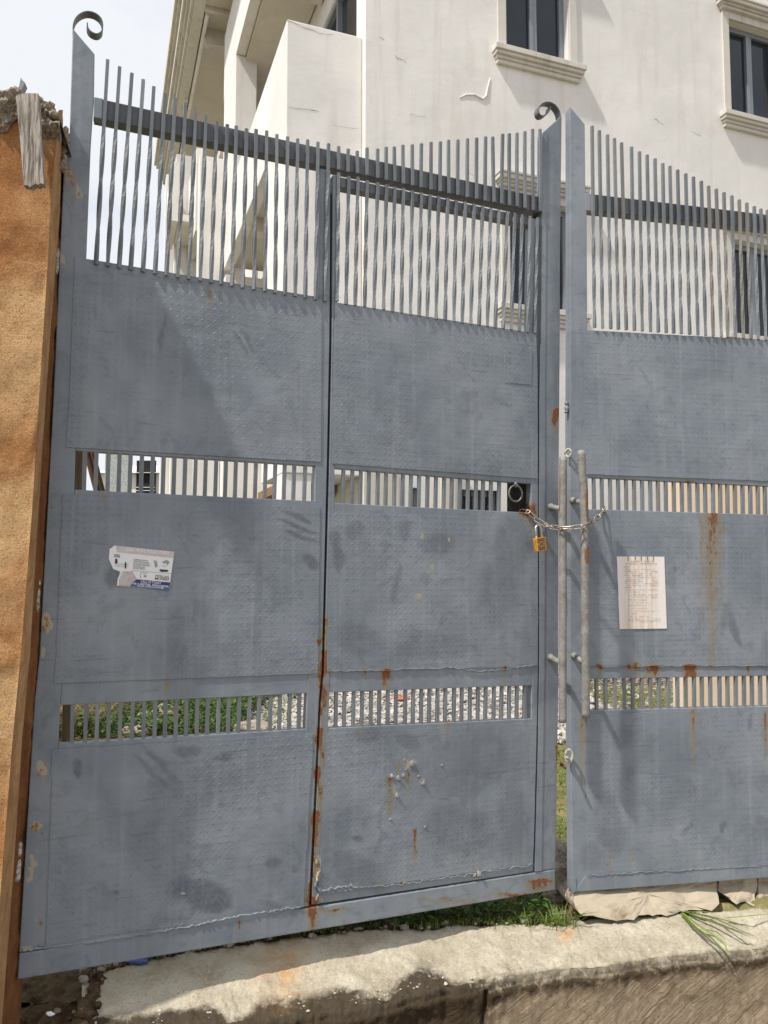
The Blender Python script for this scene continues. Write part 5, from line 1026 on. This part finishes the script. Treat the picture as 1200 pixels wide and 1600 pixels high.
def w_gr(rs): return strip_pt(rs, 210, 872, -1, 22) if rs.random() < .55 else strip_pt(rs, 640, 872, -2, 30)
blades('strip_grass', 1300, w_gr, (.015, .06), (.002, .005), M['grass'], 12, 'short grass growing between the kerb and the gate bottom rail', lean=1.0)
def w_dry(rs): return strip_pt(rs, 150, 860, 0, 18)
blades('dry_grass', 700, w_dry, (.02, .06), (.0015, .004), M['dry'], 13, 'dry straw in the earth strip under the gate', lean=1.4)
tf = on_ground(868, 1446)
blades('grass_tuft', 90, lambda rs: tf + Vector((rs.gauss(-.01, .045), rs.gauss(0, .015), 0)), (.03, .12), (.003, .006), M['grass'], 14, 'bright grass tuft on the kerb edge before the gap between the gate leaves', 'grass tuft', 1.1, None)
# long blades lying on the kerb from under the slab
V = []; f = []; tn = []; rs = random.Random(5)
for k, pth in enumerate(([(1066, 1426), (1090, 1445), (1118, 1463), (1134, 1478), (1138, 1492)], [(1064, 1427), (1088, 1450), (1112, 1466), (1130, 1484), (1137, 1490)], [(1070, 1424), (1110, 1440), (1150, 1455), (1180, 1468)], [(1072, 1424), (1120, 1436), (1160, 1455), (1186, 1466)], [(1070, 1423), (1110, 1432), (1150, 1442), (1172, 1452)], [(1066, 1428), (1080, 1444), (1100, 1458), (1115, 1468)], [(1076, 1425), (1096, 1424), (1122, 1426)], [(1135, 1434), (1170, 1431), (1215, 1427)], [(1100, 1452), (1120, 1456), (1132, 1466)])):
    Q = [on_ground(x, y, .012 + .03 * math.sin(math.pi * i / (len(pth) - 1)) * rs.random()) for i, (x, y) in enumerate(pth)]; b = len(V); t0 = rs.uniform(.3, 1)
    for i, c in enumerate(Q):
        t = (Q[min(i + 1, len(Q) - 1)] - Q[max(i - 1, 0)]).normalized(); s_ = t.cross(Vector((0, 0, 1))).normalized() * .0055 * (1 - (i / (len(Q) - 1)) ** 2 * .9); V += [c - s_, c + s_]; tn += [t0, t0]
    for i in range(len(Q) - 1): f.append((b + 2 * i, b + 2 * i + 1, b + 2 * i + 3, b + 2 * i + 2))
tag(link('grass_tuft', V, f, M['grass'], None, tone=tn), 'long green grass blades lying across the kerb from beneath the slab chunks', 'grass tuft')
def w_lawn(rs):
    while True:
        r_ = rs.random()
        if r_ < .55: x, y = rs.uniform(-4.2, -.9), rs.uniform(6.2, 9.0)
        elif r_ < .8: x, y = rs.uniform(.6, 1.8), rs.uniform(3.6, 6.4)
        else: x, y = rs.uniform(2.15, 3.3), rs.uniform(6.0, 8.9)
        nz_ = float(vn(np.array([[x, y, 3.]]), 2.2)[0])
        if nz_ > .38 or rs.random() < .25: return Vector((x, y, .05 if x < -1.5 else 0))
blades('ground_grass', 9000, w_lawn, (.03, .10), (.004, .010), M['grass'], 15, 'patchy green grass in the yard behind the gate', lean=1.2)
def w_cov(rs): x, y = rs.uniform(-2.75, -1.2), rs.uniform(6.2, 8.8); return Vector((x, y, rs.uniform(.04, .16))), 1
leaves('ground_cover', 9000, w_cov, (.03, .07), M['weed'], 16, 'leafy green ground cover behind the left low grille')
def w_dead(rs): return Vector((rs.uniform(-4.0, -2.3), rs.uniform(6.3, 7.6), .05))
blades('dead_fronds', 3200, w_dead, (.08, .40), (.003, .010), M['dry'], 17, 'brown dead stalks heaped behind the left low grille', 'dead stalks', 1.6)
